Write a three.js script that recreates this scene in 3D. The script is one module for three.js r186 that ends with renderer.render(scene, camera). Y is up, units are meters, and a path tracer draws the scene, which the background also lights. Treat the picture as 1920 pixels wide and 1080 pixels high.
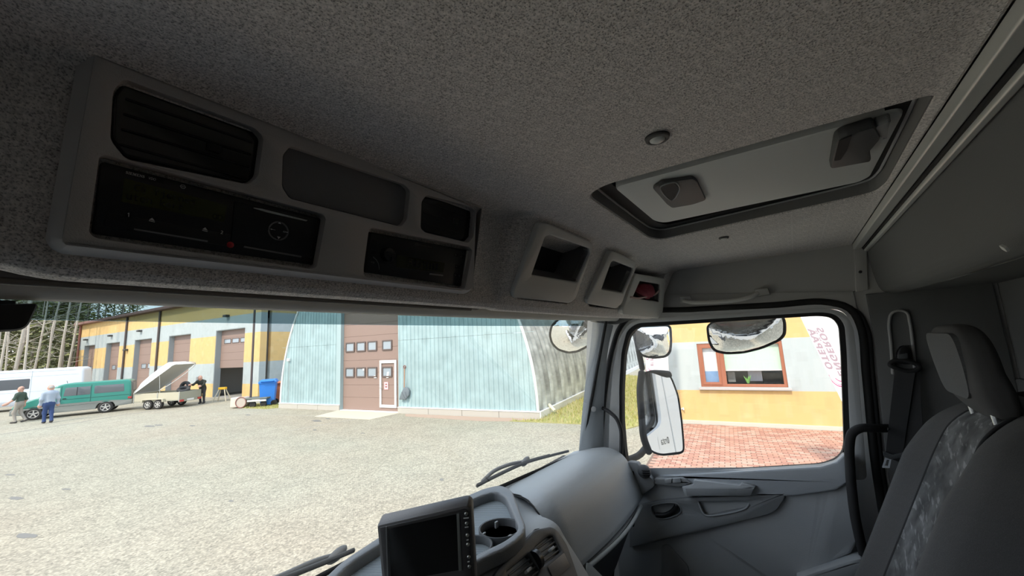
import * as THREE from 'three';
import { mergeGeometries, mergeVertices, toCreasedNormals } from 'three/addons/utils/BufferGeometryUtils.js';
import { RoundedBoxGeometry } from 'three/addons/geometries/RoundedBoxGeometry.js';
import { MarchingCubes } from 'three/addons/objects/MarchingCubes.js';
import { RectAreaLightUniformsLib } from 'three/addons/lights/RectAreaLightUniformsLib.js';

// ---------------------------------------------------------------- camera
// The place: truck axes, x to the passenger side, y up, -z ahead. All numbers below are metres from the lens; the whole
// scene is lifted by EYE at the very end so that the yard lies at y = 0.
const EYE = 2.65, GY = -EYE, F = 716;
const scene = new THREE.Scene();
const V3 = (x, y, z) => new THREE.Vector3(x, y, z);
const camUp = V3(-250, 4880, -F).normalize();
const camLat = V3(1491 - 960, 540 - 615, -F); camLat.addScaledVector(camUp, -camLat.dot(camUp)).normalize();
const camBack = new THREE.Vector3().crossVectors(camLat, camUp);
const camera = new THREE.PerspectiveCamera(2 * Math.atan(540 / F) * 180 / Math.PI, 16 / 9, 0.02, 400);
const camM = new THREE.Matrix4().makeBasis(camLat, camUp, camBack).transpose();   // camera axes -> truck axes
camera.quaternion.setFromRotationMatrix(camM);
camera.position.set(0, 0, 0);
scene.add(camera);
// ---------------------------------------------------------------- sky, sun, exposure
const renderer = new THREE.WebGLRenderer({ antialias: true });
renderer.toneMapping = THREE.LinearToneMapping;
renderer.toneMappingExposure = 2.25;
renderer.shadowMap.enabled = true;
RectAreaLightUniformsLib.init();
const SKY = 1.0;
let seed = 7;
const rnd = () => { seed = (seed * 1664525 + 1013904223) >>> 0; return seed / 4294967296; };
const rr = (a, b) => a + (b - a) * rnd();
function lattice(n) { const a = new Float32Array(n * n); for (let i = 0; i < a.length; i++) a[i] = rnd(); return a; }
const LAT = lattice(64);
function vnoise(x, y, wrapX = 64, wrapY = 64) {   // tileable value noise
  const m = (k, w) => ((k % w) + w) % w, x0 = Math.floor(x), y0 = Math.floor(y), fx = x - x0, fy = y - y0;
  const sx = fx * fx * (3 - 2 * fx), sy = fy * fy * (3 - 2 * fy);
  const g = (i, j) => LAT[m(j, wrapY) % 64 * 64 + m(i, wrapX) % 64];
  return (g(x0, y0) * (1 - sx) + g(x0 + 1, y0) * sx) * (1 - sy) + (g(x0, y0 + 1) * (1 - sx) + g(x0 + 1, y0 + 1) * sx) * sy;
}
function fbm(x, y, w, oct = 4) { let s = 0, a = 0.5, t = 0; for (let o = 0; o < oct; o++) { s += a * vnoise(x, y, w, w); t += a; x *= 2; y *= 2; w *= 2; a *= 0.5; if (w > 64) w = 64; } return s / t; }
{
  const W = 1024, Hh = 512, d = new Float32Array(W * Hh * 4);
  for (let j = 0; j < Hh; j++) for (let i = 0; i < W; i++) {
    const el = ((j + 0.5) / Hh - 0.5) * Math.PI, up = Math.max(0.06, Math.sin(el)), az = (i + 0.5) / W * Math.PI * 2;
    const cx = Math.cos(az) * Math.cos(el) / (up + 0.12), cy = Math.sin(az) * Math.cos(el) / (up + 0.12);
    let c = fbm(cx * 1.6 + 20, cy * 1.6 + 20, 64, 5); c = Math.min(1, Math.max(0, (c - 0.40) / 0.22));
    const o = (j * W + i) * 4, b = [0.50, 0.66, 0.88], w = [1.12, 1.13, 1.12], hz = Math.min(1, Math.max(0, 1 - el / 0.35));
    for (let k = 0; k < 3; k++) { const s = b[k] * (1 - c) + w[k] * c; d[o + k] = (s * (1 - 0.55 * hz) + [1.0, 1.03, 1.05][k] * 0.55 * hz) * SKY; }
    d[o + 3] = 1;
  }
  const t = new THREE.DataTexture(d, W, Hh, THREE.RGBAFormat, THREE.FloatType);
  t.mapping = THREE.EquirectangularReflectionMapping; t.magFilter = THREE.LinearFilter; t.minFilter = THREE.LinearFilter; t.needsUpdate = true;
  scene.background = t; scene.environment = t;
}
const sun = new THREE.DirectionalLight(0xfff1dc, 1.5);
sun.position.set(-26, 30, -9); sun.target.position.set(6, GY, -12);
sun.castShadow = true; sun.shadow.radius = 9; sun.shadow.mapSize.set(2048, 2048);
Object.assign(sun.shadow.camera, { left: -45, right: 45, top: 45, bottom: -45, near: 1, far: 150 });
scene.add(sun, sun.target);

// ---------------------------------------------------------------- helpers
function ray(px, py) { return V3(px - 960, 540 - py, -F).applyMatrix4(camM); }
const onX = (px, py, X) => { const r = ray(px, py); return r.multiplyScalar(X / r.x); };
const onY = (px, py, Y) => { const r = ray(px, py); return r.multiplyScalar(Y / r.y); };
const onZ = (px, py, Z) => { const r = ray(px, py); return r.multiplyScalar(Z / r.z); };
const gnd = (px, py) => onY(px, py, GY);
class Frame {   // a plane with origin O, axes U, V and outward normal N
  constructor(O, U, V) { this.O = O.clone(); this.U = U.clone().normalize(); this.V = V.clone().addScaledVector(this.U, -V.dot(this.U)).normalize(); this.N = new THREE.Vector3().crossVectors(this.U, this.V); }
  at(u, v, n = 0) { return this.O.clone().addScaledVector(this.U, u).addScaledVector(this.V, v).addScaledVector(this.N, n); }
  hit(px, py, n = 0) { const r = ray(px, py), t = (this.N.dot(this.O) + n) / this.N.dot(r); return r.multiplyScalar(t); }
  pp(px, py, n = 0) { const p = this.hit(px, py, n).sub(this.O); return [p.dot(this.U), p.dot(this.V)]; }
  map(pts, n = 0) { return pts.map(([x, y]) => this.pp(x, y, n)); }
  matrix() { return new THREE.Matrix4().makeBasis(this.U, this.V, this.N).setPosition(this.O); }
}
const frX = (X) => new Frame(V3(X, 0, 0), V3(0, 0, 1), V3(0, 1, 0));      // faces the lens from the passenger side
const frY = (Y) => new Frame(V3(0, Y, 0), V3(1, 0, 0), V3(0, 0, 1));      // faces down
const frYu = (Y) => new Frame(V3(0, Y, 0), V3(1, 0, 0), V3(0, 0, -1));    // faces up
const frZ = (Z) => new Frame(V3(0, 0, Z), V3(1, 0, 0), V3(0, 1, 0));      // faces back
function area2(p) { let a = 0; for (let i = 0; i < p.length; i++) { const q = p[(i + 1) % p.length]; a += p[i][0] * q[1] - q[0] * p[i][1]; } return a; }
function rounded(pts, r, seg = 5) {   // polygon with rounded corners; r a number or one per corner
  const n = pts.length, out = [];
  for (let i = 0; i < n; i++) {
    const p = pts[i], a = pts[(i + n - 1) % n], b = pts[(i + 1) % n], ri = Array.isArray(r) ? r[i] : r;
    const da = [a[0] - p[0], a[1] - p[1]], db = [b[0] - p[0], b[1] - p[1]], la = Math.hypot(...da), lb = Math.hypot(...db);
    const k = Math.min(ri, la * 0.48, lb * 0.48);
    if (!(k > 1e-6)) { out.push(p); continue; }
    const s = [p[0] + da[0] / la * k, p[1] + da[1] / la * k], e = [p[0] + db[0] / lb * k, p[1] + db[1] / lb * k];
    for (let j = 0; j <= seg; j++) { const t = j / seg, u = 1 - t; out.push([u * u * s[0] + 2 * u * t * p[0] + t * t * e[0], u * u * s[1] + 2 * u * t * p[1] + t * t * e[1]]); }
  }
  return out;
}
function smoothClosed(pts, n = 4) { const c = new THREE.CatmullRomCurve3(pts.map((p) => V3(p[0], p[1], 0)), true, 'centripetal'); return c.getPoints(pts.length * n).slice(0, -1).map((p) => [p.x, p.y]); }
const toShape = (p) => { const q = area2(p) < 0 ? [...p].reverse() : p; return new THREE.Shape(q.map((a) => new THREE.Vector2(a[0], a[1]))); };
const toPath = (p) => { const q = area2(p) > 0 ? [...p].reverse() : p; return new THREE.Path(q.map((a) => new THREE.Vector2(a[0], a[1]))); };
// an outline in a frame, given depth d, its face at off + d; {px: true} takes photograph pixels
function plate(fr, pts, { d = 0.01, off = 0, b = 0, r = 0, holes = [], px = true, seg = 5, hr = 0, bs = 2, lift } = {}) {
  const at = lift ?? (off + d), cv = (p) => px ? fr.map(p, at) : p;
  const sh = toShape(rounded(cv(pts), r, seg));
  for (const h of holes) sh.holes.push(toPath(rounded(cv(h), hr, seg)));
  b = Math.min(b, d * 0.45);
  let g = new THREE.ExtrudeGeometry(sh, { depth: Math.max(1e-4, d - 2 * b), bevelEnabled: b > 0, bevelThickness: b, bevelSize: b, bevelOffset: -b, bevelSegments: bs, curveSegments: 4 });
  g.translate(0, 0, off + b);
  g = toCreasedNormals(g, 0.7);
  return g.applyMatrix4(fr.matrix());
}
function box(x0, y0, z0, x1, y1, z1, r = 0.004) {
  const w = Math.abs(x1 - x0), h = Math.abs(y1 - y0), d = Math.abs(z1 - z0), k = Math.min(r, w * 0.45, h * 0.45, d * 0.45);
  const g = k > 0 ? new RoundedBoxGeometry(w, h, d, 2, k) : new THREE.BoxGeometry(w, h, d);
  return g.translate((x0 + x1) / 2, (y0 + y1) / 2, (z0 + z1) / 2);
}
function boxIn(fr, u0, v0, n0, u1, v1, n1, r = 0.004) { return box(u0, v0, n0, u1, v1, n1, r).applyMatrix4(fr.matrix()); }
function tube(pts, r, seg = 24, rs = 8, closed = false, tension = 0.5) {
  const c = new THREE.CatmullRomCurve3(pts.map((p) => p.isVector3 ? p : V3(...p)), closed, 'centripetal', tension);
  const g = new THREE.TubeGeometry(c, seg, r, rs, closed); if (closed) return g;
  const caps = [0, 1].map((t) => new THREE.SphereGeometry(r, rs, 6).translate(...c.getPoint(t).toArray()));
  return join([g, ...caps]);
}
function rod(a, b, r, rs = 8, r2 = r) {
  const A = a.isVector3 ? a : V3(...a), B = b.isVector3 ? b : V3(...b), d = B.clone().sub(A), L = d.length();
  const g = new THREE.CylinderGeometry(r2, r, L, rs).translate(0, L / 2, 0);
  return g.applyMatrix4(new THREE.Matrix4().compose(A, new THREE.Quaternion().setFromUnitVectors(V3(0, 1, 0), d.normalize()), V3(1, 1, 1)));
}
function lathe(prof, fr, u, v, n = 0, seg = 24) {   // profile [radius, height along the frame's normal]
  return new THREE.LatheGeometry(prof.map((p) => new THREE.Vector2(p[0], p[1])), seg).rotateX(Math.PI / 2).translate(u, v, n).applyMatrix4(fr.matrix());
}
function join(gs) {
  const a = gs.map((g) => { let q = g.index ? g.toNonIndexed() : g; for (const k of Object.keys(q.attributes)) if (!['position', 'normal', 'uv', 'color'].includes(k)) q.deleteAttribute(k); if (!q.attributes.uv) q.setAttribute('uv', new THREE.BufferAttribute(new Float32Array(q.attributes.position.count * 2), 2)); return q; });
  const col = a.some((g) => g.attributes.color);
  if (col) for (const g of a) if (!g.attributes.color) g.setAttribute('color', new THREE.BufferAttribute(new Float32Array(g.attributes.position.count * 3).fill(1), 3));
  return mergeGeometries(a, false);
}
// a surface f(u, v) -> [x, y, z] with thickness t on the side away from its normal, uv in metres
function sheet(f, nu, nv, t = 0.004, ou = 0, ov = 0) {
  const P = [], e = 1e-3, N = [];
  for (let j = 0; j <= nv; j++) for (let i = 0; i <= nu; i++) {
    const u = i / nu, v = j / nv, p = V3(...f(u, v)); P.push(p);
    const a = V3(...f(Math.min(1, u + e), v)).sub(V3(...f(Math.max(0, u - e), v))), b = V3(...f(u, Math.min(1, v + e))).sub(V3(...f(u, Math.max(0, v - e))));
    N.push(a.cross(b).normalize());
  }
  const w = nu + 1, U = new Float32Array(P.length), Vv = new Float32Array(P.length);
  for (let j = 0; j <= nv; j++) for (let i = 0; i <= nu; i++) { const k = j * w + i; U[k] = i ? U[k - 1] + P[k].distanceTo(P[k - 1]) : ou; Vv[k] = j ? Vv[k - w] + P[k].distanceTo(P[k - w]) : ov; }
  const mid = Math.floor(nv / 2) * w;
  const pos = [], uv = [], idx = [];
  for (const side of [0, 1]) for (let k = 0; k < P.length; k++) { const q = P[k].clone().addScaledVector(N[k], -t * side); pos.push(q.x, q.y, q.z); uv.push(U[mid + k % w], Vv[k]); }
  const n = P.length, id = (i, j, s) => s * n + j * w + i;
  for (let j = 0; j < nv; j++) for (let i = 0; i < nu; i++) {
    idx.push(id(i, j, 0), id(i + 1, j, 0), id(i + 1, j + 1, 0), id(i, j, 0), id(i + 1, j + 1, 0), id(i, j + 1, 0));
    idx.push(id(i, j, 1), id(i + 1, j + 1, 1), id(i + 1, j, 1), id(i, j, 1), id(i, j + 1, 1), id(i + 1, j + 1, 1));
  }
  const rim = (a, b) => idx.push(a, b + n, b, a, a + n, b + n);
  for (let i = 0; i < nu; i++) { rim(id(i + 1, 0, 0), id(i, 0, 0)); rim(id(i, nv, 0), id(i + 1, nv, 0)); }
  for (let j = 0; j < nv; j++) { rim(id(0, j, 0), id(0, j + 1, 0)); rim(id(nu, j + 1, 0), id(nu, j, 0)); }
  const g = new THREE.BufferGeometry();
  g.setAttribute('position', new THREE.Float32BufferAttribute(pos, 3)); g.setAttribute('uv', new THREE.Float32BufferAttribute(uv, 2)); g.setIndex(idx);
  return toCreasedNormals(g, 0.8);
}
// a bulging cap over an outline in a frame (mirror glass, cushions): height h at the middle
function dome(fr, outline, h, n0 = 0, rings = 10, pow = 2, back = 0.002) {
  const c = outline.reduce((s, p) => [s[0] + p[0] / outline.length, s[1] + p[1] / outline.length], [0, 0]), m = outline.length;
  const pts = area2(outline) < 0 ? [...outline].reverse() : outline, pos = [], idx = [], uv = [];
  const push = (u, v, n) => { const q = fr.at(u, v, n); pos.push(q.x, q.y, q.z); uv.push(u, v); };
  push(c[0], c[1], n0 + h);
  for (let k = 1; k <= rings; k++) { const t = k / rings; for (const p of pts) push(c[0] + (p[0] - c[0]) * t, c[1] + (p[1] - c[1]) * t, n0 + h * (1 - t ** pow)); }
  for (const p of pts) push(p[0], p[1], n0 - back);
  push(c[0], c[1], n0 - back);
  const last = pos.length / 3 - 1, R = (k, i) => 1 + (k - 1) * m + ((i + m) % m);
  for (let i = 0; i < m; i++) { idx.push(0, R(1, i), R(1, i + 1)); for (let k = 1; k <= rings; k++) idx.push(R(k, i), R(k + 1, i), R(k + 1, i + 1), R(k, i), R(k + 1, i + 1), R(k, i + 1)); idx.push(last, R(rings + 1, i + 1), R(rings + 1, i)); }
  const g = new THREE.BufferGeometry(); g.setAttribute('position', new THREE.Float32BufferAttribute(pos, 3)); g.setAttribute('uv', new THREE.Float32BufferAttribute(uv, 2)); g.setIndex(idx);
  return toCreasedNormals(g, 0.9);
}
// a polygon moved inward by k
function inward(p, k) { const q = area2(p) < 0 ? [...p].reverse() : p, n = q.length; return q.map((b, i) => { const a = q[(i + n - 1) % n], c = q[(i + 1) % n], e = (s, t) => { const l = Math.hypot(t[0] - s[0], t[1] - s[1]) || 1e-9; return [-(t[1] - s[1]) / l, (t[0] - s[0]) / l]; }, n1 = e(a, b), n2 = e(b, c), m = [n1[0] + n2[0], n1[1] + n2[1]], d = Math.max(0.35, (m[0] * n1[0] + m[1] * n1[1])); return [b[0] + m[0] / d * k, b[1] + m[1] / d * k]; }); }
// sloping border between two outlines of equal count
function skirt(fr, outer, inner, n0, n1) {
  const a = area2(outer) < 0 ? [...outer].reverse() : outer, m = a.length, pos = [], idx = [];
  for (const [p, n] of [[a, n0], [inner, n1], [inner, n0 - 0.002], [a, n0 - 0.002]]) for (const q of p) { const w = fr.at(q[0], q[1], n); pos.push(w.x, w.y, w.z); }
  for (let r = 0; r < 4; r++) for (let i = 0; i < m; i++) { const j = (i + 1) % m, s = (r + 1) % 4; idx.push(r * m + i, r * m + j, s * m + j, r * m + i, s * m + j, s * m + i); }
  const g = new THREE.BufferGeometry(); g.setAttribute('position', new THREE.Float32BufferAttribute(pos, 3)); g.setIndex(idx); return toCreasedNormals(g, 0.5);
}
// ---------------------------------------------------------------- naming
const taken = {};
function numbered(n) { taken[n] = (taken[n] ?? -1) + 1; return taken[n] ? n + '_' + String(taken[n]).padStart(3, '0') : n; }
function tag(o, label, category, group, kind) { o.userData.label = label; if (category) o.userData.category = category; if (group) o.userData.group = group; if (kind) o.userData.kind = kind; return o; }
function thing(name, label, category, group, kind) { const o = new THREE.Group(); o.name = numbered(name); scene.add(o); return tag(o, label, category, group, kind); }
function part(name, geo, m, parent, label) { const o = new THREE.Mesh(Array.isArray(geo) ? join(geo) : geo, m); o.name = name; o.castShadow = o.receiveShadow = true; (parent ?? scene).add(o); if (label) o.userData.label = label; return o; }
function solo(name, geo, m, label, category, group, kind) { return tag(part(numbered(name), geo, m, scene), label, category, group, kind); }
function struct(name, geo, m, label) { const o = part(name, geo, m, scene); o.userData.kind = 'structure'; o.userData.label = label; return o; }
function structGroup(name, label) { const o = new THREE.Group(); o.name = name; scene.add(o); o.userData = { kind: 'structure', label }; return o; }

// ---------------------------------------------------------------- materials
const lin = (r, g = r, b = r) => new THREE.Color().setRGB(r, g, b);
function mat(c, rough = 0.6, o = {}) { return new THREE.MeshStandardMaterial({ color: c.isColor ? c : (Array.isArray(c) ? lin(...c) : new THREE.Color(c)), roughness: rough, ...o }); }
function tex(n, fn, size, srgb = true) {   // fn(x, y in 0..1) -> grey or [r, g, b] 0..1; size in metres of one repeat
  const d = new Uint8Array(n * n * 4);
  for (let j = 0; j < n; j++) for (let i = 0; i < n; i++) { const v = fn(i / n, j / n), o = (j * n + i) * 4; for (let k = 0; k < 3; k++) d[o + k] = Math.max(0, Math.min(255, Math.round((Array.isArray(v) ? v[k] : v) * 255))); d[o + 3] = 255; }
  const t = new THREE.DataTexture(d, n, n); t.wrapS = t.wrapT = THREE.RepeatWrapping; t.magFilter = THREE.LinearFilter; t.minFilter = THREE.LinearMipmapLinearFilter; t.generateMipmaps = true;
  if (srgb) t.colorSpace = THREE.SRGBColorSpace; t.repeat.set(1 / size, 1 / size); t.needsUpdate = true; return t;
}
function cells(n, jit) { const p = []; for (let j = 0; j < n; j++) for (let i = 0; i < n; i++) p.push([(i + 0.5 + (rnd() - 0.5) * jit) / n, (j + 0.5 + (rnd() - 0.5) * jit) / n, rnd()]); return p; }
function worley(n, jit) { const p = cells(n, jit); return (x, y) => { let best = 9, who = 0; const ci = Math.floor(x * n), cj = Math.floor(y * n); for (let b = -1; b <= 1; b++) for (let a = -1; a <= 1; a++) { const i = (ci + a + n) % n, j = (cj + b + n) % n, q = p[j * n + i]; let dx = Math.abs(x - q[0]), dy = Math.abs(y - q[1]); if (dx > 0.5) dx = 1 - dx; if (dy > 0.5) dy = 1 - dy; const r = Math.hypot(dx, dy) * n; if (r < best) { best = r; who = q[2]; } } return [best, who]; }; }
const wl = worley(34, 1.1);
// knitted headliner: pale ground with small dark dimples about 4 mm apart
const fabricFn = (x, y) => { const wx = x + 0.022 * (vnoise(x * 64, y * 64) - 0.5), wy = y + 0.016 * (vnoise(x * 64 + 17, y * 64 + 31) - 0.5), [d, w] = wl((wx + 1) % 1, (wy + 1) % 1), dot = Math.max(0, 1 - d / (0.30 + 0.22 * w)); return 0.90 + 0.26 * (fbm(x * 32, y * 32, 32, 3) - 0.5) - 0.30 * Math.min(1, dot * 1.4) * (0.2 + 0.8 * w); };
const fabricMap = tex(512, (x, y) => { const v = fabricFn(x, y); return [v, v * 0.985, v * 0.975]; }, 0.066);
const fabricBump = tex(512, fabricFn, 0.066, false);
const M = {};
M.fabric = mat([0.95, 0.92, 0.895], 0.96, { map: fabricMap, bumpMap: fabricBump, bumpScale: 0.0012 });
const grainBump = tex(256, (x, y) => fbm(x * 64, y * 64, 64, 2), 0.05, false);
const plastic = (c, r = 0.55, b = 0.00025) => mat(c, r, { bumpMap: grainBump, bumpScale: b });
M.console = plastic([0.50, 0.48, 0.465], 0.6);
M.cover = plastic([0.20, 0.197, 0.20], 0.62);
M.black = mat([0.012, 0.012, 0.013], 0.35);
M.blackMatte = mat([0.016, 0.016, 0.017], 0.75);
M.gloss = mat([0.008, 0.008, 0.009], 0.12);
M.rubber = mat([0.012, 0.012, 0.012], 0.8);
M.pod = plastic([0.64, 0.63, 0.595], 0.6);
M.dash = plastic([0.34, 0.36, 0.37], 0.5);
M.dashDark = plastic([0.075, 0.08, 0.085], 0.55);
M.door = plastic([0.40, 0.42, 0.435], 0.55);
M.doorDark = plastic([0.25, 0.262, 0.27], 0.55);
M.pillar = plastic([0.34, 0.37, 0.39], 0.6);
M.frame = plastic([0.50, 0.51, 0.51], 0.5);
M.side = plastic([0.44, 0.435, 0.42], 0.7);
M.rear = plastic([0.14, 0.142, 0.138], 0.85);
M.floor = mat([0.10, 0.10, 0.10], 0.9);
M.alu = mat([0.62, 0.63, 0.60], 0.38, { metalness: 1 });
M.chrome = mat([0.75, 0.77, 0.8], 0.2, { metalness: 1 });
M.mirror = mat([0.93, 0.94, 0.94], 0.0, { metalness: 1 });
M.rail = mat([0.66, 0.665, 0.63], 0.42, { metalness: 0.35 });
M.lens = mat([0.75, 0.75, 0.72], 0.3);
M.print = mat([0.70, 0.70, 0.70], 0.6);
M.printDim = mat([0.22, 0.22, 0.22], 0.6);
M.red = mat([0.55, 0.02, 0.03], 0.4);
M.glass = new THREE.MeshPhysicalMaterial({ color: 0xffffff, transmission: 1, roughness: 0, thickness: 0, ior: 1.45 });
M.white = mat([0.78, 0.80, 0.82], 0.28);
// ================================================================ the cab shell
const XL = -0.56, XR = 1.56, CEIL = 0.25, ZRAIL = 0.187;
const hatchPx = [[1102, 369], [1135, 349], [1737, 184], [1752, 184], [1662, 345], [1640, 363], [1240, 451], [1217, 447]];
const fc = frY(CEIL);
const hatchUV = rounded(fc.map(hatchPx), [0.04, 0.02, 0.004, 0.006, 0.02, 0.02, 0.02, 0.02]);
{
  const o = structGroup('ceiling', 'grey knitted headliner of the cab ceiling with a roof hatch opening');
  const outer = [[XL, -0.40], [XR + 0.05, -0.40], [XR + 0.05, ZRAIL - 0.012], [XL, ZRAIL - 0.012]];
  part('headliner', plate(fc, outer, { px: false, d: 0.03, off: -0.03, holes: [hatchUV], b: 0.006 }), M.fabric, o);
  part('roof_skin', box(XL - 0.04, 0.335, -0.66, XR + 0.05, 0.36, 0.62, 0), M.white, o);
}
// windscreen header: headliner rolled forward over a foam lip; profile [y, z], deeper behind the console than behind the shelves
const profA = [[0.25, -0.392], [0.249, -0.410], [0.243, -0.428], [0.232, -0.441], [0.20, -0.4515], [0.15, -0.4625], [0.115, -0.469], [0.098, -0.470], [0.083, -0.472], [0.0745, -0.479], [0.0715, -0.489], [0.075, -0.502], [0.086, -0.53], [0.092, -0.585], [0.10, -0.66]];
const profB = [[0.25, -0.350], [0.249, -0.365], [0.244, -0.381], [0.236, -0.390], [0.20, -0.409], [0.15, -0.435], [0.115, -0.453], [0.098, -0.461], [0.083, -0.468], [0.0745, -0.476], [0.0690, -0.489], [0.073, -0.502], [0.086, -0.53], [0.092, -0.585], [0.10, -0.66]];
{
  const cA = new THREE.CatmullRomCurve3(profA.map((p) => V3(0, p[0], p[1])), false, 'centripetal'), cB = new THREE.CatmullRomCurve3(profB.map((p) => V3(0, p[0], p[1])), false, 'centripetal');
  const A = cA.getPoints(84), B = cB.getPoints(84), ss = (a, b, x) => { const t = Math.min(1, Math.max(0, (x - a) / (b - a))); return t * t * (3 - 2 * t); };
  const pockets = [[0.655, 0.875], [1.005, 1.20], [1.245, 1.50]];
  const xs = []; for (const [a, b] of [[0.655, 0.875], [1.005, 1.20], [1.245, 1.50]]) xs.push(a + 0.0005, a + 0.004, b - 0.004, b - 0.0005);
  for (let x = -0.55; x < 1.58; x += 0.03) xs.push(x); for (const x of [0.575, 0.583, 0.588, 0.592, 0.596, 0.60, 0.606]) xs.push(x); for (let x = -0.16; x < 0.08; x += 0.01) xs.push(x);
  xs.sort((a, b) => a - b);
  const f = (u, v) => {
    const q = u * (xs.length - 1), i = Math.min(xs.length - 2, Math.floor(q)), x = xs[i] + (xs[i + 1] - xs[i]) * (q - i), k = v * 84, j = Math.min(83, Math.floor(k)), t = k - j;
    const a = A[j].clone().lerp(A[j + 1], t), b = B[j].clone().lerp(B[j + 1], t), w = ss(0.582, 0.603, x); a.lerp(b, w);
    const end = 1 - ss(-0.13, 0.035, x), low = ss(0.2, 0.075, a.y);           // toward the driver the lip curls up and away
    a.y += end * (0.05 * low); a.z -= end * 0.02 * low;
    const rs = ss(1.1, 1.58, x); a.z += rs * 0.035;
    for (const [x0, x1] of pockets) if (x > x0 && x < x1 && a.y > 0.095 && a.y < 0.236) a.z -= 0.075 * Math.min(1, Math.min(x - x0, x1 - x) / 0.004) * Math.min(1, (a.y - 0.095) / 0.01, (0.236 - a.y) / 0.008);   // cut back behind the open shelves
    return [x, a.y, a.z];
  };
  struct('wall_front', sheet((u, v) => f(u, 1 - v), xs.length - 1, 84, 0.004, 0, 0), M.fabric, 'fabric-wrapped header above the windscreen with a rounded lower lip');
}
// white roof front over the windscreen and painted nose under it (seen in the mirrors)
{
  const o = thing('truck_body', 'white painted outside skin of the truck cab around the door', 'truck');
  part('roof_front', box(XL - 0.04, 0.105, -0.76, XR + 0.05, 0.36, -0.655, 0.02), M.white, o);
  part('nose_panel', box(XL - 0.06, -1.75, -0.98, XR + 0.07, -0.56, -0.90, 0.03), M.white, o);
  part('bumper', box(XL - 0.08, -2.35, -1.02, XR + 0.09, -1.78, -0.86, 0.04), mat([0.12, 0.12, 0.125], 0.6), o);
  part('grille', box(0.0, -1.45, -0.995, 1.0, -0.85, -0.975, 0.02), M.blackMatte, o);
  part('cargo_box', box(XL - 0.08, -1.55, 1.05, XR + 0.06, 1.0, 7.0, 0.02), M.white, o);
  part('pillar_skin', box(1.601, -1.75, 0.225, 1.612, 0.34, 0.60, 0.004), M.white, o);
  part('side_skirt', box(XR - 0.02, -2.2, 1.3, XR + 0.1, -1.65, 6.5, 0.02), M.white, o);
}
// floor, rear wall, driver's side wall
struct('floor', box(XL, -1.38, -0.86, XR + 0.05, -1.33, 0.62, 0), M.floor, 'dark rubber cab floor');
{
  const o = structGroup('wall_rear', 'dark rear wall of the cab behind the passenger seat');
  // sloped upper panel from the aluminium rail to the ledge, then the wall itself
  const pr = [[0.236, 0.2085], [0.225, 0.209], [0.19, 0.210], [0.15, 0.212], [0.118, 0.216], [0.104, 0.221], [0.096, 0.232], [0.096, 0.262], [0.10, 0.47]];
  const c = new THREE.CatmullRomCurve3(pr.map((p) => V3(0, p[0], p[1])), false, 'centripetal').getPoints(40);
  const bow = (x) => 0.058 * (1 - Math.exp(-Math.max(0, 1.56 - x) / 0.18)), bowV = (v) => v < 0.75 ? v / 0.75 : Math.max(0, (1 - v) / 0.25);
  const up = structGroup('trim_3', 'dark curved panel between the aluminium rail and the rear ledge');
  part('upper_panel', sheet((u, v) => { const k = v * 40, j = Math.min(39, Math.floor(k)), p = c[j].clone().lerp(c[j + 1], k - j), x = XL + (XR + 0.03 - XL) * (1 - u); return [x, p.y, p.z + bow(x) * bowV(v)]; }, 30, 40, 0.006), M.rear, up);
  part('back_panel', box(XL, -1.33, 0.44, XR + 0.05, 0.12, 0.47, 0), M.rear, o);
  part('ledge', box(XL, -0.19, 0.43, XR, -0.15, 0.46, 0.008), M.rear, o);
  part('outer_skin', box(XL - 0.04, -1.40, 0.56, XR + 0.05, 0.345, 0.60, 0), M.white, o);
  { const fr = new Frame(onZ(1882, 466, 0.245), V3(-1, 0, 0), V3(0, 0.85, -0.5)); part('plug_cap', plate(new Frame(fr.O, V3(1, 0, 0), V3(0, 0.88, -0.48)), smoothClosed([[-0.004, 0], [0, 0.006], [0.004, 0], [0, -0.006]], 6), { px: false, d: 0.004, off: -0.001, b: 0.001 }), M.pod, up); }
}
{
  const o = structGroup('wall_left', "driver's side wall of the cab with its door window"), fr = new Frame(V3(XL, 0, 0), V3(0, 0, -1), V3(0, 1, 0));
  const way = rounded([[-0.08, -0.42], [0.56, -0.50], [0.60, -0.3], [0.58, -0.1], [0.50, 0.06], [-0.08, 0.07]], 0.06);
  part('side_panel', plate(fr, [[-0.6, -1.38], [0.86, -1.38], [0.80, -0.5], [0.66, 0.34], [-0.6, 0.34]], { px: false, d: 0.05, off: -0.05, holes: [way] }), M.door, o);
  part('door_seal', tube(way.map((p) => fr.at(p[0], p[1], 0.003)), 0.01, 160, 8, true), M.rubber, o);
  part('pane', plate(fr, way, { px: false, d: 0.004, off: -0.03 }), M.glass, o);
  const cu = thing('added_shade_curtain', "unseen grey pleated curtain added to block light from the driver's door window", 'curtain');   // added out of view to put the headliner on this side in shade
  part('added_pleats', sheet((u, v) => [XL + 0.035 + 0.012 * Math.sin(u * Math.PI * 36), -0.56 + 0.68 * v, 0.14 - 0.76 * (1 - u)], 150, 2, 0.003), mat([0.22, 0.22, 0.23], 0.95), cu);
  part('added_curtain_rail', rod([XL + 0.035, 0.125, 0.15], [XL + 0.035, 0.125, -0.63], 0.006, 8), M.alu, cu);
}
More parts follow.
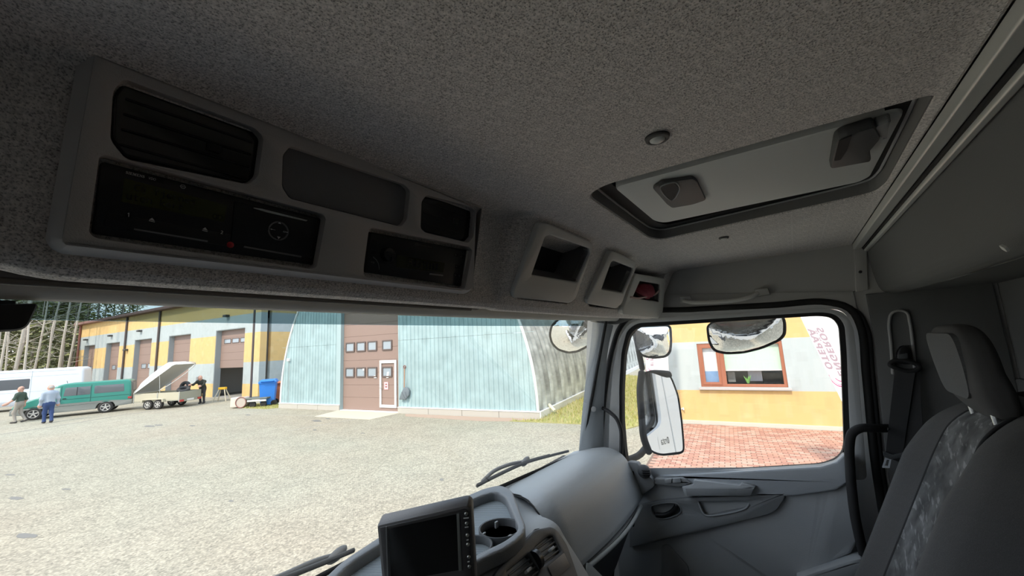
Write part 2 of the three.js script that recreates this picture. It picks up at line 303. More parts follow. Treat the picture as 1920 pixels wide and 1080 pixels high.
// ---------------------------------------------------------------- windscreen
const wsX = (x) => 0.09 * (x - 0.5) ** 2, wsZ = (x, y) => (y - 0.075) / (-0.44 - 0.075) * -0.15 - 0.70 + wsX(x);
{
  const o = structGroup('window_1', 'wide curved windscreen with a blue-green shade band along the top');
  const s = (y0, y1, x0, x1, dz) => sheet((u, v) => { const x = x0 + (x1 - x0) * u, y = y0 + (y1 - y0) * v; return [x, y, wsZ(x, y) + dz]; }, 40, 10, 0.004);
  part('pane', s(-0.50, 0.13, -0.50, 1.50, 0), M.glass, o);
  const tint = new THREE.MeshPhysicalMaterial({ color: lin(0.50, 0.58, 0.60), transmission: 1, roughness: 0.0, thickness: 0, ior: 1.1 });
  part('shade_band', s(0.0535, 0.13, -0.50, 1.32, 0.006), tint, o);
  part('glass_edge', [tube([...Array(9)].map((_, i) => { const y = 0.10 - i * 0.065; return [1.472, y, wsZ(1.472, y) + 0.006]; }), 0.006, 30, 6), tube([...Array(21)].map((_, i) => { const x = -0.5 + i * 0.0985; return [x, -0.452, wsZ(x, -0.452) + 0.004]; }), 0.006, 60, 6)], M.rubber, o);
}
// pale trim under the header and the roller blind in front of it
{
  const o = structGroup('trim_1', 'pale padded trim strip along the top edge of the windscreen');
  part('padded_strip', tube([...Array(15)].map((_, i) => { const x = -0.54 + i * 0.146; return [x, 0.087, -0.655 + wsX(x) * 0.8]; }), 0.0165, 60, 12), mat([0.52, 0.50, 0.46], 0.9), o);
}
{
  const o = thing('roller_blind', 'dark brown rolled sun blind under the header, above the windscreen', 'blind');
  part('roll', rod([-0.54, 0.090, -0.552], [0.622, 0.0905, -0.552], 0.0135, 20), mat([0.085, 0.075, 0.068], 0.85), o);
  part('end_cap', new THREE.SphereGeometry(0.0135, 16, 10).translate(0.622, 0.0905, -0.552), mat([0.06, 0.055, 0.052], 0.7), o);
  part('pull_rod', rod([-0.54, 0.0765, -0.548], [0.60, 0.077, -0.548], 0.0035, 8), mat([0.10, 0.09, 0.08], 0.7), o);
}
{
  const o = thing('toll_box', 'black rounded box fixed to the glass beside the shade band', 'box'), fr = frZ(-0.628);
  part('housing', plate(fr, [[-120, 572], [73, 568], [50, 618], [-120, 628]], { d: 0.02, off: -0.02, b: 0.004, r: [0, 0.004, 0.008, 0] }), M.blackMatte, o);
  part('holder', plate(fr, [[-60, 560], [30, 563], [30, 575], [-60, 575]], { d: 0.015, off: -0.036, b: 0.002 }), M.blackMatte, o);
}
// aluminium rail between headliner and rear panel
{
  const o = thing('ceiling_rail', 'long aluminium rail with a dark groove across the ceiling', 'rail');
  part('rail', box(XL, 0.233, ZRAIL - 0.013, XR - 0.004, 0.252, ZRAIL + 0.0065, 0.003), M.rail, o);
  part('groove', box(XL, 0.229, ZRAIL + 0.0075, XR - 0.004, 0.24, ZRAIL + 0.0105, 0), M.blackMatte, o);
  part('lower_flange', box(XL, 0.222, ZRAIL + 0.0105, XR - 0.004, 0.24, ZRAIL + 0.021, 0.003), M.rail, o);
}
// ---------------------------------------------------------------- roof hatch
{
  const o = thing('roof_hatch', 'pale grey roof hatch lid set in a rectangular opening of the ceiling', 'hatch'), inset = (k) => { const c = hatchUV.reduce((s, p) => [s[0] + p[0] / hatchUV.length, s[1] + p[1] / hatchUV.length], [0, 0]); return hatchUV.map((p) => [c[0] + (p[0] - c[0]) * k, c[1] + (p[1] - c[1]) * k]); };
  part('frame', plate(fc, inset(1.03), { px: false, d: 0.024, off: -0.028, holes: [inset(0.995)] }), plastic([0.20, 0.195, 0.19], 0.7), o);
  part('seal', plate(fc, inset(1.06), { px: false, d: 0.012, off: -0.040, holes: [inset(0.86)] }), M.rubber, o);
  part('seal_edge', tube(inset(0.975).filter((_, i) => i % 2 === 0).map((p) => fc.at(p[0], p[1], -0.026)), 0.0022, 120, 6, true), M.frame, o);
  const lidPx = [[1150, 352], [1700, 205], [1632, 332], [1612, 342], [1244, 419], [1226, 415]];
  const fl = frY(CEIL + 0.022);
  part('lid', plate(fl, lidPx, { d: 0.02, off: -0.02, b: 0.004, r: 0.02, lift: 0 }), plastic([0.80, 0.80, 0.76], 0.7), o);
  part('upper_lid', box(0.45, 0.318, -0.36, 1.12, 0.33, 0.18, 0), M.blackMatte, o);
  // finger pull near the front, latch handle near the rear
  const h1 = part('pull_recess', plate(fl, [[1224, 355], [1240, 344], [1300, 336], [1308, 342], [1324, 376], [1300, 384], [1260, 391], [1250, 384]], { d: 0.008, b: 0.003, r: 0.006 }), plastic([0.115, 0.112, 0.112], 0.6), o);
  part('opening', plate(fl, [[1240, 349], [1263, 342], [1274, 354], [1260, 376], [1240, 358]], { d: 0.0012, off: 0.008, r: 0.002 }), M.blackMatte, h1);
  part('opening_edge', tube(fl.map([[1240, 349], [1263, 342], [1274, 354], [1260, 376], [1240, 358]], 0.0095).map((p) => fl.at(p[0], p[1], 0.0095)), 0.0011, 40, 6, true, 0.1), M.frame, h1);
  const h2 = part('latch_bracket', plate(fl, [[1557, 318], [1566, 268], [1580, 258], [1640, 240], [1652, 262], [1632, 285], [1634, 304]], { d: 0.018, b: 0.004, r: 0.006 }), plastic([0.10, 0.10, 0.10], 0.6), o);
  part('latch_slot', plate(fl, [[1564, 302], [1574, 264], [1598, 254], [1588, 282], [1576, 300]], { d: 0.0015, off: 0.018, r: 0.003 }), M.blackMatte, h2);
  part('latch_bar', plate(fl, [[1632, 252], [1646, 236], [1672, 228], [1660, 262]], { d: 0.014, b: 0.003, r: 0.004 }), plastic([0.28, 0.28, 0.27], 0.5), h2);
}
for (const [px, py, sz, lab] of [[1232, 257, 0.0105, 'small white ceiling lamp button on the headliner before the hatch'], [1357, 445, 0.0085, 'tiny white ceiling lamp between the hatch and the passenger door']]) {
  const [u, v] = fc.pp(px, py), o = thing('ceiling_lamp', lab, 'lamp');
  part('bezel', lathe([[0.001, 0], [sz * 1.45, 0], [sz * 1.35, 0.004], [sz * 0.95, 0.005], [sz * 0.9, 0.001], [0.001, 0.001]], fc, u, v, -0.0005), plastic([0.14, 0.135, 0.13], 0.6), o);
  part('lens', lathe([[0.0005, 0.0075], [sz * 0.5, 0.007], [sz * 0.88, 0.0045], [sz * 0.9, 0.001], [0.0005, 0.001]], fc, u, v, 0), M.lens, o);
}
// ---------------------------------------------------------------- overhead console with vents, tachograph and radio
const fcon = new Frame(V3(0, 0.171, -0.452), V3(1, 0, 0), V3(0, 1, 0.219));
const rectHole = { bigVent: [[222, 148], [232, 148], [486, 240], [494, 250], [484, 335], [470, 345], [235, 300], [207, 268], [208, 190]], };
const conPx = [[150, 88], [175, 88], [896, 378], [903, 388], [884, 545], [872, 552], [110, 476], [84, 455]];
const H1 = [[212, 172], [232, 148], [478, 240], [494, 258], [484, 330], [466, 346], [236, 298], [207, 262]];
const H2 = [[531, 290], [545, 274], [758, 346], [769, 358], [763, 412], [752, 425], [543, 372], [529, 350]];
const H3 = [[791, 378], [800, 366], [884, 388], [892, 398], [888, 444], [878, 455], [798, 436], [789, 428]];
const H4 = [[186, 296], [196, 291], [606, 402], [611, 410], [594, 500], [584, 504], [178, 446], [167, 436]];
const H5 = [[692, 432], [698, 427], [880, 463], [886, 470], [872, 540], [866, 544], [688, 520], [681, 514]];
{
  const o = thing('overhead_console', 'dark grey overhead console panel set in the header', 'console');
  const TOP = 0.013, holes = [H1, H2, H3, H4, H5];
  const ou = rounded(fcon.map(conPx, 0.004), [0.012, 0.012, 0.004, 0.004, 0.004, 0.004, 0.014, 0.014]), inn = inward(ou, 0.0075);
  part('panel', plate(fcon, inn, { px: false, d: 0.022, off: TOP - 0.022, b: 0.0012, holes: holes.map((h) => rounded(fcon.map(h, TOP), 0.004)) }), M.console, o);
  part('bevelled_border', skirt(fcon, ou, inn, 0.001, TOP - 0.0008), M.console, o);
  part('inner_tray', plate(fcon, conPx, { d: 0.004, off: -0.016, r: 0.006 }), M.blackMatte, o);
  part('blank_cover', plate(fcon, H2, { d: 0.016, off: -0.012, b: 0.0015, r: 0.006 }), M.cover, o, 'flat charcoal blanking cover');
}
function ventGrille(name, hole, n, lab) {
  const o = thing(name, lab, 'air vent', 'black air vents of the overhead console'), uv = fcon.map(hole, 0.004);
  const c = uv.reduce((s, p) => [s[0] + p[0] / uv.length, s[1] + p[1] / uv.length], [0, 0]), k = (q) => uv.map((p) => [c[0] + (p[0] - c[0]) * q, c[1] + (p[1] - c[1]) * (1 - (1 - q) * 2.2)]);
  part('frame', plate(fcon, k(0.985), { px: false, d: 0.012, off: -0.0115, b: 0.002, r: 0.004, holes: [k(0.93)], hr: 0.003 }), M.gloss, o);
  part('duct', plate(fcon, k(0.96), { px: false, d: 0.002, off: -0.0118 }), M.blackMatte, o);
  const us = uv.map((p) => p[0]), vs = uv.map((p) => p[1]), u0 = Math.min(...us) + 0.008, u1 = Math.max(...us) - 0.008, v0 = Math.min(...vs), v1 = Math.max(...vs);
  for (let i = 1; i <= n; i++) { const v = v0 + (v1 - v0) * i / (n + 1); part('slat', box(-(u1 - u0) / 2, -0.0011, -0.005, (u1 - u0) / 2, 0.0011, 0.005, 0.0009).rotateX(0.5).translate((u0 + u1) / 2, v, -0.003).applyMatrix4(fcon.matrix()), M.gloss, o); }
  part('slider', boxIn(fcon, c[0] + 0.01, (v0 + v1) / 2 - 0.004, 0.0005, c[0] + 0.022, (v0 + v1) / 2 + 0.004, 0.003, 0.001), M.blackMatte, o);
  return o;
}
ventGrille('air_vent', H1, 4, 'large black slatted air vent above the tachograph');
ventGrille('air_vent', H3, 3, 'small black slatted air vent above the radio');
// lettering, symbols: flat print on a device's face
function canvasTex(w, h, draw) { const c = document.createElement('canvas'); c.width = w; c.height = h; const g = c.getContext('2d'); draw(g, w, h); const t = new THREE.CanvasTexture(c); t.colorSpace = THREE.SRGBColorSpace; t.magFilter = THREE.LinearFilter; return t; }
function quad(fr, pts, n, px = true, flip = false) {   // four corners TL TR BR BL on a frame -> a thin printed label with uv 0..1
  const q = pts.map((p) => { const [u, v] = px ? fr.pp(p[0], p[1], n) : p; return fr.at(u, v, n); }), b = q.map((p) => p.clone().addScaledVector(fr.N, -0.0004));
  const pos = [], uv = [], T = flip ? [[1, 1], [0, 1], [0, 0], [1, 0]] : [[0, 1], [1, 1], [1, 0], [0, 0]];
  const N = 6;   // subdivided so the print stays true over a trapezoid
  const g = new THREE.BufferGeometry(), idx = [];
  for (const [s, set] of [[0, q], [1, b]]) for (let j = 0; j <= N; j++) for (let i = 0; i <= N; i++) { const a = i / N, c = j / N; const p = set[0].clone().multiplyScalar((1 - a) * (1 - c)).addScaledVector(set[1], a * (1 - c)).addScaledVector(set[2], a * c).addScaledVector(set[3], (1 - a) * c); pos.push(p.x, p.y, p.z); uv.push(flip ? 1 - a : a, 1 - c); }
  const w = N + 1, n2 = w * w; for (let j = 0; j < N; j++) for (let i = 0; i < N; i++) { const a = j * w + i; idx.push(a, a + w, a + 1, a + 1, a + w, a + w + 1); idx.push(n2 + a, n2 + a + 1, n2 + a + w, n2 + a + 1, n2 + a + w + 1, n2 + a + w); }
  g.setAttribute('position', new THREE.Float32BufferAttribute(pos, 3)); g.setAttribute('uv', new THREE.Float32BufferAttribute(uv, 2)); g.setIndex(idx); g.computeVertexNormals(); return g;
}
{
  const o = thing('tachograph', 'black digital tachograph with two card slots and an olive display', 'tachograph'), f0 = 0.002;
  part('body', plate(fcon, [[190, 302], [602, 410], [588, 497], [172, 438]], { d: 0.014, off: f0 - 0.014, b: 0.0012, r: 0.003 }), M.black, o);
  const uvT = (p) => fcon.pp(p[0], p[1], f0);
  part('card_drawer', plate(fcon, [[200, 398], [432, 440], [428, 462], [193, 424]], { d: 0.0016, off: f0, b: 0.0005, r: 0.001 }), M.black, o);
  part('printer_drawer', plate(fcon, [[440, 376], [598, 414], [586, 484], [434, 455]], { d: 0.0016, off: f0, b: 0.0006, r: 0.002 }), M.black, o);
  part('card_slot', plate(fcon, [[252, 428], [390, 451], [389, 454], [251, 431]], { d: 0.0008, off: f0 + 0.0014 }), M.printDim, o);
  part('card_slot', plate(fcon, [[458, 461], [566, 480], [565, 483], [457, 464]], { d: 0.0008, off: f0 + 0.0014 }), M.printDim, o);
  part('bright_edge', plate(fcon, [[475, 389], [490, 391], [577, 413], [574, 415], [500, 398], [476, 391]], { d: 0.0014, off: f0 + 0.0012 }), M.chrome, o);
  const lcd = canvasTex(512, 128, (g, w, h) => { g.fillStyle = '#363a12'; g.fillRect(0, 0, w, h); g.fillStyle = '#20230a'; g.font = 'bold 50px monospace'; g.fillText('Ca fjernes', 42, 52); g.fillText('uten kort', 14, 108); g.fillText('OD', 440, 118); });
  part('display', quad(fcon, [[233, 334], [426, 385], [420, 416], [228, 378]], f0 + 0.0006), new THREE.MeshStandardMaterial({ map: lcd, roughness: 0.25 }), o);
  const w1 = canvasTex(512, 64, (g, w, h) => { g.fillStyle = '#060606'; g.fillRect(0, 0, w, h); g.fillStyle = '#d2d2d2'; g.font = 'bold 54px serif'; g.fillText('SIEMENS', 2, 50, 288); g.font = '52px sans-serif'; g.fillText('VDO', 300, 50, 205); });
  part('maker_lettering', quad(fcon, [[236, 319], [308, 337], [306, 344], [235, 327]], f0 + 0.0006), new THREE.MeshStandardMaterial({ map: w1, roughness: 0.5 }), o);
  const emb = canvasTex(64, 64, (g) => { g.fillStyle = '#060606'; g.fillRect(0, 0, 64, 64); g.strokeStyle = '#b4b4b4'; g.lineWidth = 6; g.beginPath(); for (let i = 0; i < 7; i++) g.lineTo(32 + 25 * Math.cos(i * Math.PI / 3), 32 + 25 * Math.sin(i * Math.PI / 3)); g.stroke(); g.fillStyle = '#b4b4b4'; g.font = 'bold 26px sans-serif'; g.fillText('e1', 17, 41); });
  part('approval_mark', quad(fcon, [[337, 344], [350, 347], [349, 356], [336, 353]], f0 + 0.0006), new THREE.MeshStandardMaterial({ map: emb, roughness: 0.5 }), o);
  const key = (name, pts, draw, mm) => part(name, quad(fcon, pts, f0 + 0.0022), new THREE.MeshStandardMaterial({ map: canvasTex(64, 64, (g) => { g.fillStyle = '#060606'; g.fillRect(0, 0, 64, 64); g.fillStyle = '#d8d8d8'; draw(g); }), roughness: 0.5 }), o);
  const num = (t) => (g) => { g.font = 'bold 62px sans-serif'; g.fillText(t, 12, 56); }, eject = (g) => { g.beginPath(); g.moveTo(32, 4); g.lineTo(60, 40); g.lineTo(4, 40); g.fill(); g.fillRect(4, 48, 56, 10); };
  key('slot_number', [[237, 396], [247, 398], [246, 409], [236, 407]], num('1'));
  key('slot_number', [[412, 430], [422, 432], [421, 441], [411, 439]], num('2'));
  key('eject_symbol', [[279, 406], [292, 409], [291, 418], [278, 415]], eject);
  key('eject_symbol', [[379, 424], [391, 427], [390, 436], [378, 433]], eject);
  const tri = (dn) => (g) => { g.beginPath(); if (dn) { g.moveTo(4, 6); g.lineTo(60, 6); g.lineTo(32, 58); } else { g.moveTo(4, 58); g.lineTo(60, 58); g.lineTo(32, 6); } g.fill(); };
  key('arrow_symbol', [[521, 414], [529, 416], [528, 421], [520, 419]], tri(false));
  key('arrow_symbol', [[519, 442], [527, 444], [526, 450], [518, 448]], tri(true));
  key('ok_lettering', [[531, 431], [542, 433], [541, 439], [530, 437]], (g) => { g.font = 'bold 44px sans-serif'; g.fillText('OK', 0, 48, 64); });
  key('back_symbol', [[503, 426], [518, 429], [517, 434], [502, 431]], (g) => { g.fillRect(6, 28, 54, 8); g.beginPath(); g.moveTo(24, 14); g.lineTo(44, 32); g.lineTo(24, 50); g.fill(); });
  const [du, dv] = uvT([521, 433]); part('menu_ring', lathe([[0.0090, 0], [0.0104, 0.0012], [0.0108, 0.0002]], fcon, du, dv, f0 + 0.0016, 40), M.printDim, o);
  const [bu, bv] = uvT([574, 436]); part('round_button', lathe([[0.0005, 0.0014], [0.0042, 0.0012], [0.0050, 0]], fcon, bu, bv, f0 + 0.0016, 24), M.black, o);
  const [ru, rv] = uvT([431, 459]); part('red_seal', lathe([[0.0005, 0.0018], [0.0026, 0.0014], [0.0033, 0]], fcon, ru, rv, f0 + 0.0014, 24), M.red, o, 'round red seal');
}
{
  const o = thing('radio', 'black car radio with a dim display and a round knob', 'radio'), f0 = 0.002;
  part('body', plate(fcon, [[696, 435], [880, 470], [868, 537], [686, 511]], { d: 0.014, off: f0 - 0.014, b: 0.001, r: 0.002 }), M.black, o);
  part('side_bezel', plate(fcon, [[876, 470], [885, 472], [873, 538], [866, 536]], { d: 0.016, off: f0 - 0.014, b: 0.001 }), M.console, o);
  const lcd = canvasTex(256, 64, (g, w, h) => { g.fillStyle = '#2b2d16'; g.fillRect(0, 0, w, h); g.fillStyle = '#0c0d05'; g.font = 'bold 56px monospace'; g.fillText('FM01', 52, 52, 96); for (let i = 0; i < 4; i++) g.fillRect(152 + i * 18, 12 + (i === 1 ? 6 : 0), 9, 42 - (i === 1 ? 6 : 0)); });
  part('display', quad(fcon, [[744, 478], [834, 493], [831, 511], [743, 501]], f0 + 0.0006), new THREE.MeshStandardMaterial({ map: lcd, roughness: 0.25 }), o);
  const logo = canvasTex(256, 64, (g, w, h) => { g.fillStyle = '#060606'; g.fillRect(0, 0, w, h); g.strokeStyle = '#5c5c5c'; g.lineWidth = 5; g.beginPath(); g.arc(30, 32, 24, 0, 7); g.stroke(); g.beginPath(); for (const a of [-1.57, 0.52, 2.62]) { g.moveTo(30, 32); g.lineTo(30 + 24 * Math.cos(a), 32 + 24 * Math.sin(a)); } g.stroke(); g.fillStyle = '#5c5c5c'; g.font = '32px serif'; g.fillText('Mercedes-Benz', 62, 44, 186); });
  part('maker_mark', quad(fcon, [[778, 454], [811, 460], [810, 467], [777, 461]], f0 + 0.0006), new THREE.MeshStandardMaterial({ map: logo, roughness: 0.5 }), o);
  const [ku, kv] = fcon.pp(724, 477, f0); part('volume_knob', lathe([[0.0005, 0.011], [0.0085, 0.0105], [0.0098, 0.0085], [0.0102, 0]], fcon, ku, kv, f0, 32), M.gloss, o);
  part('knob_arc', tube([[700, 482], [706, 488], [710, 496], [711, 505]].map(([a, b]) => { const [u, v] = fcon.pp(a, b, f0 + 0.001); return fcon.at(u, v, f0 + 0.0008); }), 0.0006, 16, 5), M.printDim, o);
  part('caption', plate(fcon, [[806, 512], [831, 515], [831, 518], [805, 515]], { d: 0.0005, off: f0 }), M.printDim, o);
  for (const [x, y, c] of [[702, 453, '\u25cb'], [720, 453, '\u25b2'], [700, 473, '\u266a'], [699, 492, 'FM'], [716, 498, '\u25bd'], [856, 478, '1'], [866, 481, '4'], [858, 500, '\u2022'], [855, 516, '3'], [863, 517, '6']]) {
    const t = canvasTex(32, 32, (g) => { g.fillStyle = '#060606'; g.fillRect(0, 0, 32, 32); g.fillStyle = '#6a6a6a'; g.font = 'bold 26px sans-serif'; g.fillText(c, 3, 26, 27); });
    part('key_symbol', quad(fcon, [[x - 4, y - 4], [x + 4, y - 2.4], [x + 3.6, y + 4], [x - 4.4, y + 2.6]], f0 + 0.0006), new THREE.MeshStandardMaterial({ map: t, roughness: 0.5 }), o);
  }
}
// ---------------------------------------------------------------- open storage shelves right of the console
function shelf(fr, outer, open, lab, depth = 0.05) {
  const o = thing('storage_shelf', lab, 'storage shelf', 'open storage shelves of the header'), T = 0.022;
  part('frame', plate(fr, outer, { d: T, off: 0, b: 0.003, bs: 3, r: 0.010, holes: [open], hr: 0.004 }), M.pod, o);
  const uv = fr.map(open, T), c = uv.reduce((s, p) => [s[0] + p[0] / uv.length, s[1] + p[1] / uv.length], [0, 0]), k = (q) => rounded(uv.map((p) => [c[0] + (p[0] - c[0]) * q, c[1] + (p[1] - c[1]) * q]), 0.006);
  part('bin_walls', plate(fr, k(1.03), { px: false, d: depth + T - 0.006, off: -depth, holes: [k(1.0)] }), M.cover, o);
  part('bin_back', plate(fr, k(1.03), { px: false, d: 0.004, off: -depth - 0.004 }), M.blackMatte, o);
  return o;
}
const slope = V3(0, 1, 0.55);
const fp1 = new Frame(V3(0.634, 0.0945, -0.480), V3(1, 0, 0.01), slope);
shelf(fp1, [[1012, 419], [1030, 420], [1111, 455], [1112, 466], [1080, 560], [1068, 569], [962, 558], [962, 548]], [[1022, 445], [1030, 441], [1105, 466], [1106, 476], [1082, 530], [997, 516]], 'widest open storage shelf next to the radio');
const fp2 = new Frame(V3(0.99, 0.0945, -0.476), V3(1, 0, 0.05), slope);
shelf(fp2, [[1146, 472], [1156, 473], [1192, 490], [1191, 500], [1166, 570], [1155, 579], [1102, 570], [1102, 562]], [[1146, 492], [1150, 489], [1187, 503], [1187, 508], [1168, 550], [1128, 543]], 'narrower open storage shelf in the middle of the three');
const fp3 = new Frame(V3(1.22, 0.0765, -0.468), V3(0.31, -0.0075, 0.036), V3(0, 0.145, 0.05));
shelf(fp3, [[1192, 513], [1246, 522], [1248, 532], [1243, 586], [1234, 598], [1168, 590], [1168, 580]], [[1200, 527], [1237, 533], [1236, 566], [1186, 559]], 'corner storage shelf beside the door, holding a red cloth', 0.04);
{
  const o = thing('red_cloth', 'crumpled dark red cloth with a pale hem stuffed into the corner shelf', 'cloth');
  const g = new THREE.SphereGeometry(1, 40, 24), p = g.attributes.position; for (let i = 0; i < p.count; i++) { const x = p.getX(i), y = p.getY(i), z = p.getZ(i), n = 1 + 0.22 * (fbm(x * 2 + 8, y * 3 + z * 2 + 8, 64, 3) - 0.5) * 2; p.setXYZ(i, x * n, y * n * (1 + 0.35 * x), z * n); } g.computeVertexNormals();
  const c = fp3.hit(1208, 545, 0.012); const m = new THREE.Matrix4().makeBasis(fp3.U.clone().multiplyScalar(0.075), fp3.V.clone().multiplyScalar(0.026), fp3.N.clone().multiplyScalar(0.02)).setPosition(c);
  part('cloth_body', g.clone().applyMatrix4(m), mat([0.22, 0.02, 0.04], 0.9), o);
  part('hem', tube([[1182, 557], [1196, 559], [1212, 556], [1228, 552], [1236, 545]].map(([a, b]) => fp3.hit(a, b, 0.022)), 0.0035, 30, 6), mat([0.55, 0.40, 0.38], 0.9), o);
}
// ================================================================ passenger side: wall, door, pillar
const fw = frX(1.555);
const openPx = [[1122, 900], [1128, 800], [1136, 720], [1148, 655], [1164, 612], [1192, 588], [1300, 580], [1450, 572], [1545, 566], [1592, 578], [1614, 612], [1624, 700], [1640, 860], [1655, 960], [1672, 1080]];
{
  const o = structGroup('wall_right', 'grey side wall of the cab around the passenger door, with the dark belt pillar');
  const hole = fw.map(openPx); const lo = hole[hole.length - 1]; hole.push([lo[0] + 0.02, -1.2], [-0.72, -1.2]);
  part('side_panel', plate(fw, [[-0.70, 0.34], [-0.80, -0.5], [-0.86, -1.36], [0.62, -1.36], [0.62, 0.34]], { px: false, d: 0.045, off: -0.045, holes: [hole] }), M.side, o);
  part('header_trim', plate(fw, [[1250, 552], [1600, 546], [1608, 585], [1590, 574], [1545, 562], [1300, 577], [1195, 585], [1180, 590]], { d: 0.006, off: 0, b: 0.002 }), M.side, o);
  part('pillar_strip', plate(fw, [[1601, 462], [1625, 462], [1628, 543], [1605, 547]], { d: 0.008, off: 0, b: 0.002 }), M.side, o);
  const s = fw.pp(1613, 510, 0.009); part('screw', lathe([[0.0005, 0.001], [0.0035, 0.0008], [0.004, 0]], fw, s[0], s[1], 0.0085, 16), M.blackMatte, o);
  { const e = [[1624, 552], [1640, 640], [1650, 740], [1662, 860], [1676, 960], [1692, 1080]].map(([x, y]) => fw.pp(x, y, 0.01)); part('pillar_cover', plate(fw, [...e, [e[5][0] + 0.03, -1.3], [0.43, -1.3], [0.43, 0.094], [e[0][0], 0.094]], { px: false, d: 0.010, off: 0, b: 0.003 }), M.rear, o); }
  const seal = openPx.map((p) => fw.hit(p[0], p[1], 0.004)); part('door_seal', tube(seal, 0.0105, 120, 10), M.rubber, o);
  part('door_seal', tube(openPx.slice(8).map((p) => fw.hit(p[0] + 12, p[1] + 4, 0.004)), 0.006, 80, 8), M.rubber, o);
}
const glassPx = [[1180, 892], [1172, 850], [1167, 790], [1167, 727], [1171, 665], [1180, 628], [1196, 613], [1300, 606.5], [1420, 599], [1535, 592], [1560, 595], [1573, 610], [1577, 660], [1580, 740], [1583, 835], [1579, 852], [1566, 864], [1540, 873], [1400, 881], [1223, 890]];
const framePx = [[1140, 905], [1141, 850], [1143, 770], [1149, 695], [1160, 636], [1178, 608], [1204, 598], [1300, 591.5], [1430, 584], [1545, 577], [1582, 584], [1600, 612], [1608, 680], [1616, 780], [1626, 900]];
const fd = frX(1.535), fk = frX(1.50);
{
  const o = structGroup('door_1', 'passenger door with a grey inner panel and a rounded side window');
  // upper frame: pale metal ring, black rubber, glass
  part('window_frame', plate(fd, [...framePx, [1600, 900], [1543, 885], [1400, 893], [1223, 902], [1170, 906]], { d: 0.03, off: -0.03, b: 0.0012, r: 0.02, hr: 0.02, holes: [[[1177, 894], [1166, 850], [1161, 790], [1161, 725], [1165, 660], [1175, 620], [1194, 606], [1300, 600], [1420, 592.5], [1540, 585], [1568, 589], [1584, 608], [1588, 660], [1591, 740], [1595, 840], [1591, 858], [1575, 872], [1545, 880], [1400, 888], [1223, 897]]] }), M.frame, o);
  const uv = rounded(fd.map(glassPx, -0.006), 0.025, 4), c = uv.reduce((s, p) => [s[0] + p[0] / uv.length, s[1] + p[1] / uv.length], [0, 0]), k = (q) => uv.map((p) => [c[0] + (p[0] - c[0]) * q, c[1] + (p[1] - c[1]) * q]);
  part('window_rubber', plate(fd, k(1.065), { px: false, d: 0.03, off: -0.036, holes: [k(1.0)] }), M.rubber, o);
  part('pane', plate(fd, k(1.03), { px: false, d: 0.004, off: -0.026 }), M.glass, o, 'clear side window glass');
  // outer skin, white, seen in the mirrors
  const kk = frX(1.585); const sk = uv.map((p) => p);
  part('outer_skin', plate(kk, [[-0.84, -1.45], [0.22, -1.45], [0.22, 0.16], [-0.68, 0.16], [-0.80, -0.45]], { px: false, d: 0.02, off: -0.02, holes: [k(1.09)] }), M.white, o);
  // inner card
  const cardTop = [[1140, 905], [1180, 893], [1223, 891], [1400, 882], [1540, 874], [1568, 866], [1583, 850], [1592, 860], [1606, 960], [1612, 1010], [1596, 1040], [1560, 1056]];
  const card = fk.map(cardTop); card.push([card[card.length - 1][0] - 0.08, -0.80], [card[card.length - 1][0] - 0.10, -1.25], [-0.66, -1.25], [-0.66, -0.52]);
  part('door_panel', plate(fk, card, { px: false, d: 0.032, off: -0.032, b: 0.010, bs: 4, r: 0.012 }), M.door, o);
  part('sill_roll', plate(fk, [[1232, 893], [1400, 884], [1540, 876], [1568, 867], [1584, 852], [1594, 868], [1590, 905], [1566, 920], [1490, 930], [1425, 932], [1340, 922], [1285, 908]], { d: 0.022, off: -0.006, b: 0.0045, bs: 3, r: 0.006 }), plastic([0.42, 0.45, 0.48], 0.5), o, 'padded sill under the side window');
  // raised middle panel with a pull-handle recess and a finger pocket
  const midPx = [[1180, 955], [1200, 946], [1240, 938], [1300, 933], [1405, 930], [1419, 924], [1473, 924], [1469, 938], [1456, 957], [1442, 965], [1380, 980], [1240, 1014], [1180, 1027]];
  const recPx = [[1221, 951], [1226, 947], [1270, 945], [1277, 957], [1273, 964], [1246, 973], [1236, 972], [1224, 962]], pocPx = [[1308, 941], [1400, 940], [1405, 945], [1396, 953], [1326, 967], [1318, 962]];
  part('trim_panel', plate(fk, midPx, { d: 0.016, off: 0, b: 0.004, r: [0.004, 0.02, 0.02, 0.02, 0.004, 0.004, 0.006, 0.02, 0.03, 0.02, 0.01, 0.01, 0.004], holes: [recPx, pocPx], hr: 0.008 }), M.doorDark, o);
  const dh = part('door_handle', tube([[1232, 966], [1246, 966], [1258, 961], [1266, 953], [1269, 948]].map((p) => fk.hit(p[0], p[1], 0.012)), 0.0085, 30, 10), M.black, o, 'black inside door handle');
  part('handle_bezel', tube(recPx.map((p) => fk.hit(p[0], p[1], 0.0165)), 0.0025, 60, 6, true), M.doorDark, dh);
  part('pocket_lip', tube([[1310, 943], [1320, 964], [1328, 967], [1396, 954], [1404, 946]].map((p) => fk.hit(p[0], p[1], 0.017)), 0.003, 40, 6), M.door, o);
  // armrest ledge: shelf, front face, notch
  const ledge = part('armrest', plate(fk, [[1278, 913], [1300, 909], [1300, 900], [1388, 910], [1390, 906], [1417, 913], [1407, 931], [1284, 931]], { d: 0.034, off: 0, b: 0.005, r: 0.004 }), M.door, o);
  part('armrest_front', plate(fk, [[1285, 916], [1414, 916], [1408, 929], [1288, 930]], { d: 0.004, off: 0.034, b: 0.0015 }), M.doorDark, ledge);
  part('switch_plate', plate(fk, [[1226, 898], [1280, 896], [1296, 906], [1276, 914], [1228, 908]], { d: 0.028, off: 0, b: 0.004, r: 0.004 }), M.doorDark, o);
